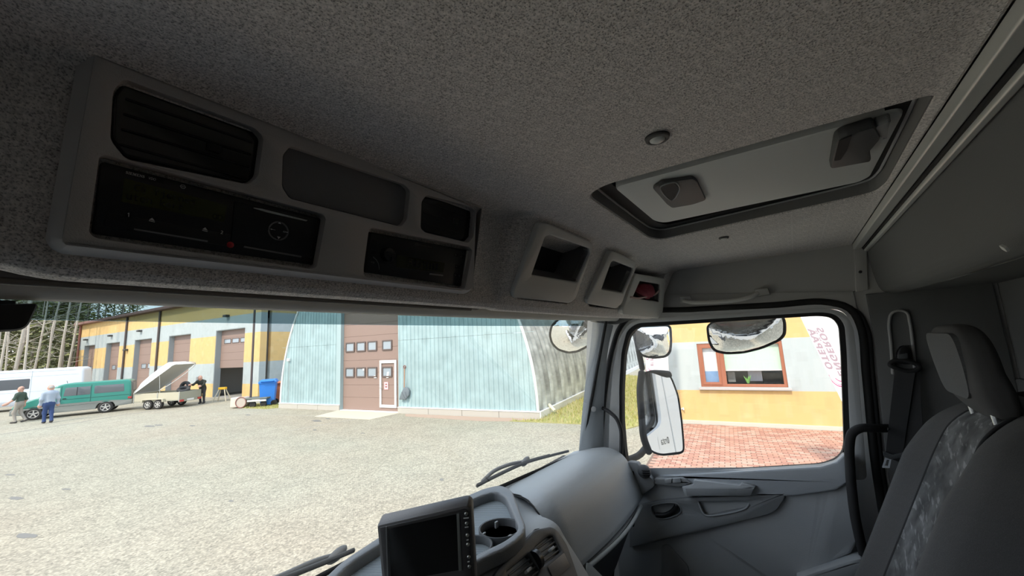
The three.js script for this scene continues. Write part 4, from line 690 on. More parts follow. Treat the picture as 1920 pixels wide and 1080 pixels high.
// ================================================================ the yard
const Mx = {};
const gw = worley(90, 1.0);
const gravel = tex(1024, (x, y) => { const [d, w] = gw(x, y), f = fbm(x * 64, y * 64, 64, 2), c = fbm(x * 8, y * 8, 8, 4); const v = 0.70 + 0.24 * (w - 0.5) * (d < 0.42 ? 1 : 0.3) + 0.14 * (f - 0.5) + 0.07 * (c - 0.5) + (rnd() - 0.5) * 0.10; return [v * 1.0, v * 0.985, v * 0.93]; }, 2.6);
Mx.ground = mat([0.80, 0.78, 0.70], 0.95, { map: gravel, vertexColors: true, bumpMap: gravel, bumpScale: 0.004 });
{
  const o = structGroup('ground', 'pale gravelled concrete yard with faint pinkish and grey patches');
  const g = new THREE.PlaneGeometry(170, 170, 240, 240).rotateX(-Math.PI / 2).translate(10, GY, -30), p = g.attributes.position, c = [], uv = g.attributes.uv;
  for (let i = 0; i < p.count; i++) {
    const x = p.getX(i), z = p.getZ(i), n = fbm(x * 0.22 + 31, z * 0.22 + 31, 64, 4) - 0.5, m = fbm(x * 0.5 + 11, z * 0.35 + 51, 64, 3) - 0.5;
    c.push(0.94 + 0.07 * n + 0.10 * m, 0.93 + 0.14 * n - 0.02 * m, 0.92 + 0.17 * n - 0.05 * m); uv.setXY(i, x, z);
  }
  g.setAttribute('color', new THREE.Float32BufferAttribute(c, 3));
  part('surface', g, Mx.ground, o);
  part('subsoil', box(-75, GY - 0.5, -115, 95, GY - 0.02, 55, 0), mat([0.2, 0.18, 0.15], 1), o);
  const fg = frYu(GY);
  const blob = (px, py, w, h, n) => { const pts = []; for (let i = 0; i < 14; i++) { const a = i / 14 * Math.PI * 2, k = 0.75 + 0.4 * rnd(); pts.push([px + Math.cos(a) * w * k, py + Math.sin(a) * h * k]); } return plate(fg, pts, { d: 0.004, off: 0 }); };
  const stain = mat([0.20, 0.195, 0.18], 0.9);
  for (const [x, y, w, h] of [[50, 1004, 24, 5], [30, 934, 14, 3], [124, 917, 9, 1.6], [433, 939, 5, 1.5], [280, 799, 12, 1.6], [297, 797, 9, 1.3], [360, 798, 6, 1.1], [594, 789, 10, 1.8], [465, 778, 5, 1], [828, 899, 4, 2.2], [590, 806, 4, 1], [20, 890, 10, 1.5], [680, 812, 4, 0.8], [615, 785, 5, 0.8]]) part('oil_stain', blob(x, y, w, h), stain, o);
  const seam = (pts, w) => tube(pts.map(([x, y]) => gnd(x, y).add(V3(0, -w * 0.55, 0))), w, 60, 5);
  part('joint_line', [seam([[-120, 832], [0, 815], [120, 797], [235, 778], [345, 764]], 0.035)], mat([0.26, 0.25, 0.22], 0.9), o);
  part('joint_line', [seam([[540, 808], [620, 794], [690, 783], [745, 777]], 0.02), seam([[440, 775], [560, 779], [690, 783]], 0.015)], mat([0.34, 0.33, 0.29], 0.9), o);
}
// frames of the walls: they all run the same way, some nine degrees off the truck
const wallFrame = (px, py, dx, dz) => new Frame(gnd(px, py), V3(dx, 0, dz), V3(0, 1, 0));
const fH = wallFrame(748, 774, 0.1715, 0.985), fB = wallFrame(1282, 795, 0.1286, 0.9917), fG = wallFrame(483, 748, 0.151, 0.989);
// painted walls: flat colour bands over height, with roller streaks and grime specks of their own
function bandTex(bands, top) { return canvasTex(256, 1024, (g, w, h) => { for (const [a, b, c] of bands) { g.fillStyle = c; g.fillRect(0, h - b / top * h, w, (b - a) / top * h + 1); } for (let i = 0; i < 900; i++) { g.fillStyle = `rgba(${rnd() < 0.5 ? '90,85,75' : '255,255,250'},${0.015 + 0.03 * rnd()})`; g.fillRect(rnd() * w, rnd() * h, 1 + rnd() * 10, 4 + rnd() * 70); } }); }
function wallUV(g, fr, top, span = 8) { const p = g.attributes.position, uv = g.attributes.uv, v = new THREE.Vector3(); for (let i = 0; i < p.count; i++) { v.set(p.getX(i), p.getY(i), p.getZ(i)).sub(fr.O); uv.setXY(i, v.dot(fr.U) / span, v.y / top); } return g; }
const YEL = '#d6b67c', GRY = '#adb7b8';
const brown = mat([0.29, 0.205, 0.17], 0.6), brownDark = mat([0.13, 0.10, 0.088], 0.6), pipeM = mat([0.09, 0.07, 0.065], 0.5);
const paneM = mat([0.33, 0.38, 0.42], 0.08), whiteM = mat([0.80, 0.80, 0.78], 0.5), revealM = mat([0.34, 0.38, 0.39], 0.85), concrete = mat([0.48, 0.46, 0.41], 0.9);
function sectional(o, fr, s0, s1, y0, y1, n, back, winRows, cols, wy = 0.3) {   // overhead door of n ribbed sections with small windows
  const h = (y1 - y0) / n;
  for (let i = 0; i < n; i++) {
    const a = y0 + i * h, pn = part('door_section', boxIn(fr, s0, a + 0.003, back - 0.04, s1, a + h - 0.003, back, 0.005), brown, o);
    if (winRows.includes(i)) for (const [c0, c1] of cols) {
      part('window_frame', plate(fr, rounded([[c0, a + h * 0.2], [c1, a + h * 0.2], [c1, a + h * 0.86], [c0, a + h * 0.86]], 0.03), { px: false, d: 0.03, off: back - 0.005, b: 0.004, holes: [[[c0 + 0.05, a + h * 0.2 + 0.05], [c1 - 0.05, a + h * 0.2 + 0.05], [c1 - 0.05, a + h * 0.86 - 0.05], [c0 + 0.05, a + h * 0.86 - 0.05]]] }), brownDark, pn);
      part('pane', boxIn(fr, c0 + 0.04, a + h * 0.2 + 0.04, back - 0.004, c1 - 0.04, a + h * 0.86 - 0.04, back + 0.008, 0), paneM, pn);
    }
  }
}
// ---------------------------------------------------------------- hangar
{
  const o = thing('hangar', 'pale turquoise arched hangar of ribbed metal with a brown overhead door', 'building');
  const sL = fH.pp(527, 755)[0], sR = fH.pp(1010, 776)[0], sc = (sL + sR) / 2, hw = (sR - sL) / 2, HT = 8.3, base = 0.26;
  const archY = (s) => { const t = Math.min(1, Math.abs(s - sc) / hw); return base + HT * Math.sqrt(Math.max(0, 1 - t ** 2.05)); };
  const d0 = fH.pp(640, 700)[0], d1 = fH.pp(748, 700)[0], DT = 5.6;
  const clad = mat([0.43, 0.58, 0.595], 0.45, { map: tex(256, (x, y) => 0.9 + 0.16 * (fbm(x * 8, y * 8, 8, 4) - 0.5), 3) });
  const cladNoise = mat([0.50, 0.68, 0.69], 0.45);
  // sheets of trapezoid ribs, about 1.05 m wide, cut to the arch and around the door
  const pitch = 0.21, ribs = (s) => { const f = ((s / pitch) % 1 + 1) % 1; return f < 0.28 ? 0.034 : f < 0.42 ? 0.034 * (1 - (f - 0.28) / 0.14) : f < 0.86 ? 0 : 0.034 * (f - 0.86) / 0.14; };
  const sheetGeo = (a, b, lowAt, topAt) => {
    const xs = []; for (let s = Math.floor(a / pitch) * pitch; s < b + pitch; s += pitch) for (const f of [0, 0.28, 0.42, 0.86]) { const q = s + f * pitch; if (q > a && q < b) xs.push(q); } xs.unshift(a); xs.push(b);
    const pos = [], idx = [], uv = [];
    xs.forEach((s) => { for (const y of [lowAt, Math.max(lowAt + 0.01, topAt(s))]) { const p = fH.at(s, y, 0.0 + ribs(s)); pos.push(p.x, p.y, p.z); uv.push(s, y); } });
    xs.forEach((s) => { for (const y of [lowAt, Math.max(lowAt + 0.01, topAt(s))]) { const p = fH.at(s, y, -0.03); pos.push(p.x, p.y, p.z); uv.push(s, y); } });
    const n = xs.length * 2; for (let i = 0; i + 1 < xs.length; i++) { const k = i * 2; idx.push(k, k + 2, k + 1, k + 1, k + 2, k + 3); idx.push(n + k, n + k + 1, n + k + 2, n + k + 1, n + k + 3, n + k + 2); idx.push(k + 1, k + 3, n + k + 1, n + k + 1, k + 3, n + k + 3); }
    const g = new THREE.BufferGeometry(); g.setAttribute('position', new THREE.Float32BufferAttribute(pos, 3)); g.setAttribute('uv', new THREE.Float32BufferAttribute(uv, 2)); g.setIndex(idx); return toCreasedNormals(g, 0.3);
  };
  const lap = 3.05;
  for (let s = sL; s < sR - 0.05; s += 1.05) {
    const b = Math.min(sR, s + 1.05), cut = [[s, Math.min(b, d0)], [Math.max(s, d1), b]].filter(([p, q]) => q - p > 0.02);
    for (const [p, q] of cut) { part('cladding_sheet', sheetGeo(p, q, base, (t) => Math.min(lap, archY(t))), clad, o); part('cladding_sheet', sheetGeo(p, q, lap + 0.008, (t) => Math.max(lap + 0.01, archY(t))), clad, o); }
    if (b > d0 && s < d1) part('cladding_sheet', sheetGeo(Math.max(s, d0), Math.min(b, d1), DT, (t) => archY(t)), clad, o);
  }
  const arc = [...Array(41)].map((_, i) => { const a = Math.PI * i / 40, s = sc - hw * Math.cos(a); return fH.at(s, archY(s), 0.03); });
  part('edge_trim', tube(arc, 0.055, 80, 6), whiteM, o, 'white edge trim of the arch');
  for (const [a, b] of [[sL - 0.05, d0], [d1, sR + 0.08]]) { const n = Math.max(1, Math.round((b - a) / 1.6)); for (let i = 0; i < n; i++) part('plinth_block', boxIn(fH, a + (b - a) * i / n + 0.006, -0.1, -0.2, a + (b - a) * (i + 1) / n - 0.006, base - 0.03, 0.10, 0.01), concrete, o); part('drip_strip', boxIn(fH, a, base - 0.03, -0.02, b, base, 0.12, 0.006), whiteM, o); }
  // overhead door, frame, wicket door with window and notice
  const D = part('overhead_door', boxIn(fH, d0, 0, -0.30, d1, DT, -0.26, 0), brownDark, o); D.name = 'door_backing';
  const W = d1 - d0, cols = [0.045, 0.245, 0.445, 0.70].map((f) => [d0 + W * f, d0 + W * (f + 0.165)]);
  const secH = 0.5 * 0.56;
  const nS = 10; sectional(o, fH, d0, d1, 0.03, DT, nS, -0.12, [], cols);
  const wrow = (y) => cols.forEach(([a, b], i) => { const f = part('door_window', plate(fH, rounded([[a, y], [b, y], [b, y + 0.46], [a, y + 0.46]], 0.04), { px: false, d: 0.05, off: -0.125, b: 0.008, holes: [rounded([[a + 0.06, y + 0.06], [b - 0.06, y + 0.06], [b - 0.06, y + 0.40], [a + 0.06, y + 0.40]], 0.03)] }), brownDark, o); part('pane', boxIn(fH, a + 0.05, y + 0.05, -0.125, b - 0.05, y + 0.41, -0.10, 0), paneM, f); });
  const yw1 = fH.pp(685, 708)[1], yw2 = fH.pp(685, 659)[1]; wrow(yw1); wrow(yw2);
  const p0 = fH.pp(709.5, 720)[0], p1 = fH.pp(741, 720)[0], pT = fH.pp(725, 675.5)[1], pB = fH.pp(725, 765)[1];
  const wk = part('wicket_door', plate(fH, [[p0, pB], [p1, pB], [p1, pT], [p0, pT]], { px: false, d: 0.05, off: -0.11, b: 0.008, holes: [[[p0 + 0.09, pB + 0.12], [p1 - 0.11, pB + 0.12], [p1 - 0.11, pT - 0.13], [p0 + 0.09, pT - 0.13]]] }), whiteM, o, 'white frame of the wicket door');
  part('latch', boxIn(fH, p0 + 0.03, 1.02, -0.06, p0 + 0.16, 1.05, -0.02, 0.01), M.alu, wk);
  const note = canvasTex(64, 128, (g) => { g.fillStyle = '#f2e6e4'; g.fillRect(0, 0, 64, 128); g.strokeStyle = '#d0606c'; g.lineWidth = 5; g.strokeRect(4, 4, 56, 120); g.fillStyle = '#8c3a44'; g.beginPath(); g.arc(32, 46, 18, Math.PI, 0); g.fill(); g.fillRect(14, 50, 36, 8); g.beginPath(); g.arc(32, 78, 18, 0, Math.PI); g.fill(); g.fillRect(14, 70, 36, 6); });
  part('notice', quad(fH, [[720, 716], [728, 716], [728, 730.5], [720, 730.5]], -0.10), new THREE.MeshStandardMaterial({ map: note, roughness: 0.8 }), wk, 'white and red notice');
  part('paper', quad(fH, [[726, 697], [729.5, 697], [728.5, 708.5], [724, 708.5]], -0.085), whiteM, wk);
  part('paper', quad(fH, [[701, 704], [706, 704], [706, 709], [701, 709]], -0.085), whiteM, o);
  part('paper', quad(fH, [[680, 690], [684, 690], [683.5, 695], [680, 695]], -0.085), whiteM, o);
  part('door_jamb', boxIn(fH, d0 - 0.30, 0, -0.3, d0, DT, 0.06, 0.01), mat([0.36, 0.47, 0.48], 0.5), o);
  part('threshold', boxIn(fH, d0, -0.05, -0.3, d1, 0.03, 0.06, 0.01), whiteM, o);
  part('apron', plate(frYu(GY), [[fH.at(d0 - 0.1, 0, 0).x, -fH.at(d0 - 0.1, 0, 0).z], [fH.at(d1 + 0.1, 0, 0).x, -fH.at(d1 + 0.1, 0, 0).z], [fH.at(d1 - 0.1, 0, 1.5).x, -fH.at(d1 - 0.1, 0, 1.5).z], [fH.at(d0 + 0.2, 0, 1.5).x, -fH.at(d0 + 0.2, 0, 1.5).z]], { px: false, d: 0.012, off: 0 }), mat([0.62, 0.57, 0.45], 0.95), o);
  part('wall_lamp', boxIn(fH, sL + 0.55, 2.35, 0.03, sL + 0.72, 2.5, 0.16, 0.03), whiteM, o);
  part('cable', rod(fH.at(sL + 0.63, base, 0.05), fH.at(sL + 0.63, 2.35, 0.05), 0.012, 6), revealM, o);
  // the vault behind, weathered curved sheets with ribs round the arch
  const wth = mat([0.80, 0.84, 0.83], 0.7, { map: tex(512, (x, y) => { const n = fbm(x * 6, y * 16, 16, 5), k = fbm(x * 20 + 3, y * 4, 32, 3); const v = 0.72 + 0.6 * (n - 0.5) + 0.25 * (k - 0.5); return [v, v * 1.0, v * 0.985]; }, 6) });
  const L = 26, nb = 20;
  const arcLen = 44;
  for (let bI = 0; bI < nb; bI++) for (const [a0, a1] of [[0.0, 0.16], [0.165, 0.34], [0.345, 0.6]]) {
    const n0 = -0.03 - L * bI / nb, n1 = -0.03 - L * (bI + 1) / nb + 0.02;
    part('vault_sheet', sheet((u, v) => { const a = Math.PI * (a0 + (a1 - a0) * v), s = sc + hw * Math.cos(a), y = base + HT * Math.sin(a), n = n0 + (n1 - n0) * u, rb = 0.05 * Math.abs(Math.sin(u * Math.PI * 3)) + (a0 > 0 ? 0.03 : 0); const p = fH.at(s + rb * Math.cos(a), y + rb * Math.sin(a), n); return [p.x, p.y, p.z]; }, 18, 5, 0.02), wth, o);
  }
  part('vault_far_side', sheet((u, v) => { const a = Math.PI * (0.6 + 0.4 * v), p = fH.at(sc + hw * Math.cos(a), base + HT * Math.sin(a), -0.03 - L * u); return [p.x, p.y, p.z]; }, 6, 14, 0.03), wth, o);
  part('side_plinth', boxIn(fH, sR - 0.06, -0.1, -L, sR + 0.12, base, 0.08, 0.02), whiteM, o);
  part('drain_spout', rod(fH.at(sR + 0.05, 0.34, -0.9), fH.at(sR + 0.35, 0.16, -0.7), 0.06, 10), mat([0.72, 0.70, 0.52], 0.6), o);
}
// snow shovel leaning on the cladding
{
  const o = thing('snow_shovel', 'snow shovel with a brown wooden handle and grey scoop leaning on the ribbed wall', 'shovel'), f = fH, A = (px, py, n) => f.hit(px, py, n);
  part('handle', rod(A(758, 727, 0.14), A(758.5, 691, 0.06), 0.022, 8), mat([0.42, 0.24, 0.15], 0.6), o);
  const gp = A(758.5, 688, 0.06); part('grip', new THREE.TorusGeometry(0.055, 0.018, 8, 20).rotateY(-Math.PI / 2 + 0.15).translate(gp.x, gp.y, gp.z), mat([0.25, 0.09, 0.07], 0.5), o);
  part('scoop', plate(f, [[757, 726], [764, 727], [767, 733], [766, 741], [760, 749.5], [747.5, 749.5], [752, 736]], { d: 0.09, off: 0.08, b: 0.03, r: 0.03 }), mat([0.16, 0.19, 0.21], 0.5), o);
  for (const t of [[753, 735, 760, 748], [760, 735, 763, 745]]) part('scoop_rib', rod(A(t[0], t[1], 0.17), A(t[2], t[3], 0.17), 0.012, 6), mat([0.10, 0.12, 0.13], 0.5), o);
}
// ---------------------------------------------------------------- garage row
{
  const o = thing('garage_row', 'long yellow and grey banded garage building with brown overhead doors', 'building'), top = 6.85;
  const bt = bandTex([[0, 0.95, YEL], [0.95, 2.36, GRY], [2.36, 4.3, YEL], [4.3, 5.6, GRY], [5.6, 7.2, YEL]], 7.2); bt.wrapS = THREE.RepeatWrapping;
  const wm = new THREE.MeshStandardMaterial({ map: bt, roughness: 0.9 });
  const s = (px, py) => fG.pp(px, py)[0], yy = (px, py) => fG.pp(px, py)[1];
  const sEnd = s(149, 650), doors = [[s(156, 670), s(176, 670)], [s(197, 670), s(222, 670)], [s(250, 670), s(282, 670)], [s(314, 670), s(355, 670)], [s(401, 690), s(456, 690)]];
  const DT = yy(330, 628.5);
  const wall = plate(fG, [[sEnd, -0.1], [0, -0.1], [0, top], [sEnd, top]], { px: false, d: 0.42, off: -0.42, holes: doors.map(([a, b]) => [[a, 0.0], [b, 0.0], [b, DT], [a, DT]]) });
  part('front_wall', wallUV(wall, fG, 7.2), wm, o);
  const fE = new Frame(fG.at(0, 0, 0), fG.N.clone().negate(), V3(0, 1, 0));
  part('end_wall', wallUV(plate(fE, [[0.7, -0.1], [16, -0.1], [16, top], [0.7, top]], { px: false, d: 0.3, off: -0.3 }), fE, 7.2), wm, o);
  part('end_drainpipe', rod(fE.at(2.6, 0, 0.08), fE.at(2.6, top, 0.08), 0.03, 8), pipeM, o);
  part('roof', boxIn(fG, sEnd - 0.4, top, -16, 0.3, top + 0.25, 0.5, 0.05), mat([0.23, 0.12, 0.10], 0.6), o);
  part('back_wall', boxIn(fG, sEnd, 0, -16.2, 0, top, -16, 0), wm, o); part('far_wall', boxIn(fG, sEnd, 0, -16, sEnd + 0.3, top, -0.7, 0), wm, o);
  doors.forEach(([a, b], i) => {
    part('door_reveal', plate(fG, [[a, 0], [b, 0], [b, DT], [a, DT]], { px: false, d: 0.40, off: -0.42, holes: [[[a + 0.04, 0.0], [b - 0.04, 0.0], [b - 0.04, DT - 0.04], [a + 0.04, DT - 0.04]]] }), revealM, o);
    const W = b - a, bot = i === 4 ? 2.0 : 0.03, cs = i === 4 ? [0.12, 0.40, 0.68].map((f) => [a + W * f, a + W * (f + 0.24)]) : [0.22, 0.58].map((f) => [a + W * f, a + W * (f + 0.28)]);
    sectional(o, fG, a + 0.03, b - 0.03, bot, DT - 0.03, i === 4 ? 5 : 7, -0.36, i === 4 ? [3] : [3], cs);
  });
  // inside the open bay
  const [a, b] = doors[4];
  part('bay_back', boxIn(fG, a - 2, 0, -9.2, b + 2, DT + 0.5, -9, 0), mat([0.52, 0.51, 0.48], 0.9), o); part('bay_side', boxIn(fG, a - 2.2, 0, -9, a - 2, DT + 0.5, -0.7, 0), mat([0.55, 0.54, 0.51], 0.9), o); part('bay_side', boxIn(fG, b + 1, 0, -9, b + 1.2, DT + 0.5, -0.7, 0), mat([0.55, 0.54, 0.51], 0.9), o); part('bay_ceiling', boxIn(fG, a - 2, DT + 0.5, -9, b + 1, DT + 0.6, -0.7, 0), mat([0.50, 0.50, 0.49], 0.9), o);
  part('bay_floor', boxIn(fG, a - 2, -0.02, -9, b + 1, 0.012, 0.0, 0), mat([0.36, 0.35, 0.32], 0.8), o);
  for (const [px, py] of [[300, 620], [237, 640]]) { const q = s(px, py); part('drainpipe', rod(fG.at(q, 0, 0.09), fG.at(q, top, 0.09), 0.075, 8), pipeM, o); }
  part('corner_pipe', rod(fG.at(sEnd + 0.1, 0, 0.1), fG.at(sEnd + 0.1, top, 0.1), 0.09, 8), mat([0.30, 0.13, 0.10], 0.6), o);
  for (const [px, py] of [[164, 637], [210, 629.5], [265, 620.5], [428, 592.5], [239, 656]]) { const q = fG.pp(px, py); part('wall_lamp', boxIn(fG, q[0] - 0.2, q[1] - 0.08, 0, q[0] + 0.2, q[1] + 0.08, 0.28, 0.04), mat([0.07, 0.07, 0.07], 0.6), o); }
  const q = fG.pp(372, 713); part('socket_box', boxIn(fG, q[0] - 0.12, q[1] - 0.25, 0, q[0] + 0.12, q[1] + 0.25, 0.12, 0.02), mat([0.25, 0.26, 0.27], 0.6), o);
}
solo('lamp_post', [rod(gnd(469, 763), gnd(469, 763).add(V3(0, 8, 0)), 0.055, 10)], pipeM, 'tall thin dark post standing before the garage corner', 'post');
// ---------------------------------------------------------------- office building at the right
{
  const o = thing('office_building', 'yellow and pale grey banded building with a brown-framed window', 'building');
  const bt = bandTex([[0, 1.01, YEL], [1.01, 2.44, '#b6c0c0'], [2.44, 7, YEL]], 7); bt.wrapS = THREE.RepeatWrapping;
  const wm = new THREE.MeshStandardMaterial({ map: bt, roughness: 0.9 });
  const w = [fB.pp(1311, 690)[0], fB.pp(1473, 690)[0], fB.pp(1400, 726)[1], fB.pp(1400, 641)[1]];
  const hole = [[w[0], w[2]], [w[1], w[2]], [w[1], w[3]], [w[0], w[3]]];
  part('wall', wallUV(plate(fB, [[-0.9, -0.05], [16, -0.05], [16, 6.5], [-0.9, 6.5]], { px: false, d: 0.3, off: -0.3, holes: [hole] }), fB, 7), wm, o);
  part('side_wall', wallUV(boxIn(fB, -0.9, 0, -12, -0.6, 6.5, -0.3, 0), fB, 7), wm, o);
  part('plinth', boxIn(fB, -0.95, -0.05, -0.2, 16, 0.13, 0.03, 0.01), mat([0.55, 0.55, 0.47], 0.9), o);
  const wood = mat([0.36, 0.135, 0.075], 0.5), m = w[0] + (w[1] - w[0]) * 0.28, bx = (n, a, b2, c, d, e, f, mm = wood, pr = o) => part(n, boxIn(fB, a, b2, e, c, d, f, 0.008), mm, pr);
  const fr = part('window_frame', plate(fB, hole, { px: false, d: 0.08, off: -0.1, b: 0.008, holes: [[[w[0] + 0.10, w[2] + 0.10], [m - 0.07, w[2] + 0.10], [m - 0.07, w[3] - 0.10], [w[0] + 0.10, w[3] - 0.10]], [[m + 0.09, w[2] + 0.08], [w[1] - 0.08, w[2] + 0.08], [w[1] - 0.08, w[3] - 0.08], [m + 0.09, w[3] - 0.08]]] }), wood, o, 'brown wooden window frame');
  part('sash', plate(fB, [[w[0] + 0.06, w[2] + 0.06], [m - 0.03, w[2] + 0.06], [m - 0.03, w[3] - 0.06], [w[0] + 0.06, w[3] - 0.06]], { px: false, d: 0.03, off: -0.03, b: 0.006, holes: [[[w[0] + 0.14, w[2] + 0.14], [m - 0.11, w[2] + 0.14], [m - 0.11, w[3] - 0.14], [w[0] + 0.14, w[3] - 0.14]]] }), wood, fr);
  bx('window_sill', w[0] - 0.06, w[2] - 0.07, w[1] + 0.06, w[2] - 0.01, -0.05, 0.12, mat([0.50, 0.47, 0.45], 0.5));
  const gl = new THREE.MeshPhysicalMaterial({ color: 0xffffff, transmission: 1, roughness: 0, thickness: 0, ior: 1.5 });
  bx('pane', w[0] + 0.08, w[2] + 0.08, m - 0.05, w[3] - 0.08, -0.075, -0.07, gl, fr); bx('pane', m + 0.07, w[2] + 0.06, w[1] - 0.06, w[3] - 0.06, -0.075, -0.07, gl, fr);
  const yb = fB.pp(1400, 694)[1];
  bx('roller_shade', m + 0.06, yb, w[1] - 0.05, w[3], -0.13, -0.12, mat([0.55, 0.74, 0.62], 0.9)); bx('shade_bar', m + 0.06, yb - 0.03, w[1] - 0.05, yb, -0.135, -0.11, whiteM);
  bx('roller_shade', w[0] + 0.08, yb - 0.03, m - 0.05, w[3], -0.13, -0.12, mat([0.74, 0.82, 0.84], 0.9)); bx('blue_film', w[0] + 0.08, w[2] + 0.05, m - 0.05, yb - 0.03, -0.125, -0.115, mat([0.22, 0.38, 0.62], 0.3));
  // the room behind: dim, a chair, a printer, a plant
  bx('room_back', w[0] - 0.5, 0.6, w[1] + 0.5, 3, -2.6, -2.5, mat([0.58, 0.58, 0.58], 0.9)); bx('room_side', w[0] - 0.6, 0.6, w[0] - 0.5, 3, -2.5, -0.3, mat([0.58, 0.58, 0.58], 0.9)); bx('room_side', w[1] + 0.5, 0.6, w[1] + 0.6, 3, -2.5, -0.3, mat([0.58, 0.58, 0.58], 0.9)); bx('room_floor', w[0] - 0.5, 0.55, w[1] + 0.5, 0.62, -2.5, -0.3, mat([0.36, 0.33, 0.30], 0.9)); bx('room_ceiling', w[0] - 0.5, 3, w[1] + 0.5, 3.05, -2.5, -0.3, mat([0.75, 0.75, 0.74], 0.9));
  bx('desk_screen', m + 0.65, w[2] + 0.12, m + 1.0, w[2] + 0.42, -0.5, -0.45, mat([0.45, 0.45, 0.50], 0.4)); bx('office_chair', m + 1.02, w[2] - 0.3, m + 1.45, w[2] + 0.36, -0.75, -0.55, M.blackMatte); bx('fan', m + 0.12, w[2] + 0.1, m + 0.32, w[2] + 0.4, -0.5, -0.4, mat([0.30, 0.30, 0.28], 0.6));
  const pl = []; for (let i = 0; i < 12; i++) { const a = i * 2.4, t = rr(0.12, 0.28); const q = fB.at(m + 0.62, w[2] + 0.10, -0.2); pl.push(new THREE.ConeGeometry(0.035, t, 5).translate(0, t / 2, 0).rotateX(Math.cos(a) * 0.45).rotateZ(Math.sin(a) * 0.45).translate(q.x, q.y, q.z)); }
  part('pot_plant', pl, mat([0.20, 0.50, 0.12], 0.7), o);
  const t = fB.hit(1281, 766, 0.06); part('wall_tap', [rod(fB.hit(1278, 767, 0), fB.hit(1281, 766, 0.1), 0.025, 8), rod(fB.hit(1281, 764, 0.08), fB.hit(1282, 769, 0.1), 0.018, 8)], whiteM, o);
}
// ---------------------------------------------------------------- feather banners seen from behind
const bannerTex = (rot) => canvasTex(1024, 2048, (g, w, h) => {
  g.fillStyle = '#fbfbfb'; g.fillRect(0, 0, w, h);
  g.save(); g.translate(0, h); g.rotate(-Math.PI / 2);            // text climbs the banner
  g.fillStyle = '#a9959d'; g.font = 'bold 200px sans-serif';
  g.strokeStyle = '#a9959d'; g.lineWidth = 9; for (const [t, x, y, w2] of [['ENGEROS', 585, 800, 975], ['OTEP\u00c4\u00c4', 712, 1000, 820]]) { g.fillText(t, x, y, w2); g.strokeText(t, x, y, w2); } g.restore();
  g.strokeStyle = '#c64f82'; g.lineWidth = 22; g.beginPath(); g.arc(880, 1480, 150, -0.4, 2.6); g.stroke(); g.lineWidth = 11; g.beginPath(); g.arc(880, 1480, 118, 0.2, 3.4); g.stroke(); g.lineWidth = 20; g.beginPath(); g.arc(820, 1430, 110, 0.5, 1.7); g.stroke();
});
const bTex = bannerTex();
function banner(fr, quadPts, pole, lab) {
  const o = thing('feather_banner', lab, 'banner', 'white feather banners of the yard');
  part('cloth', quad(fr, quadPts, 0, false, true), new THREE.MeshPhysicalMaterial({ map: bTex, roughness: 0.9, side: THREE.DoubleSide }), o);
  part('pole', tube(pole.map((p) => fr.at(p[0], p[1], 0)), 0.016, 30, 6), mat([0.7, 0.7, 0.7], 0.4), o);
}
{
  const fr = new Frame(onX(1540, 690, 8.2), V3(0.1286, 0, 0.9917), V3(0, 1, 0)), q = (px, py) => fr.pp(px, py);
  const TL = q(1484, 560), BL = q(1587, 770), TR = q(1574, 560), BR = q(1677, 770);
  banner(fr, [TL, TR, BR, BL], [[BR[0] + 0.02, GY - fr.O.y + 0.0], BR, TR, [TR[0] - 0.1, TR[1] + 0.3]], 'large white feather banner with mirrored grey lettering beside the office window');
}
{
  const c = onX(1225, 690, 11.2), fr = new Frame(c, V3(0.1286, 0, 0.9917), V3(0, 1, 0)), q = (px, py) => fr.pp(px, py);
  const TL = q(1204, 560), BL = q(1214, 740), TR = q(1244, 560), BR = q(1256, 740);
  banner(fr, [TL, TR, BR, BL], [[BR[0], GY - c.y], BR, TR, [TR[0] - 0.05, TR[1] + 0.3]], 'white feather banner standing behind the wing mirrors');
}
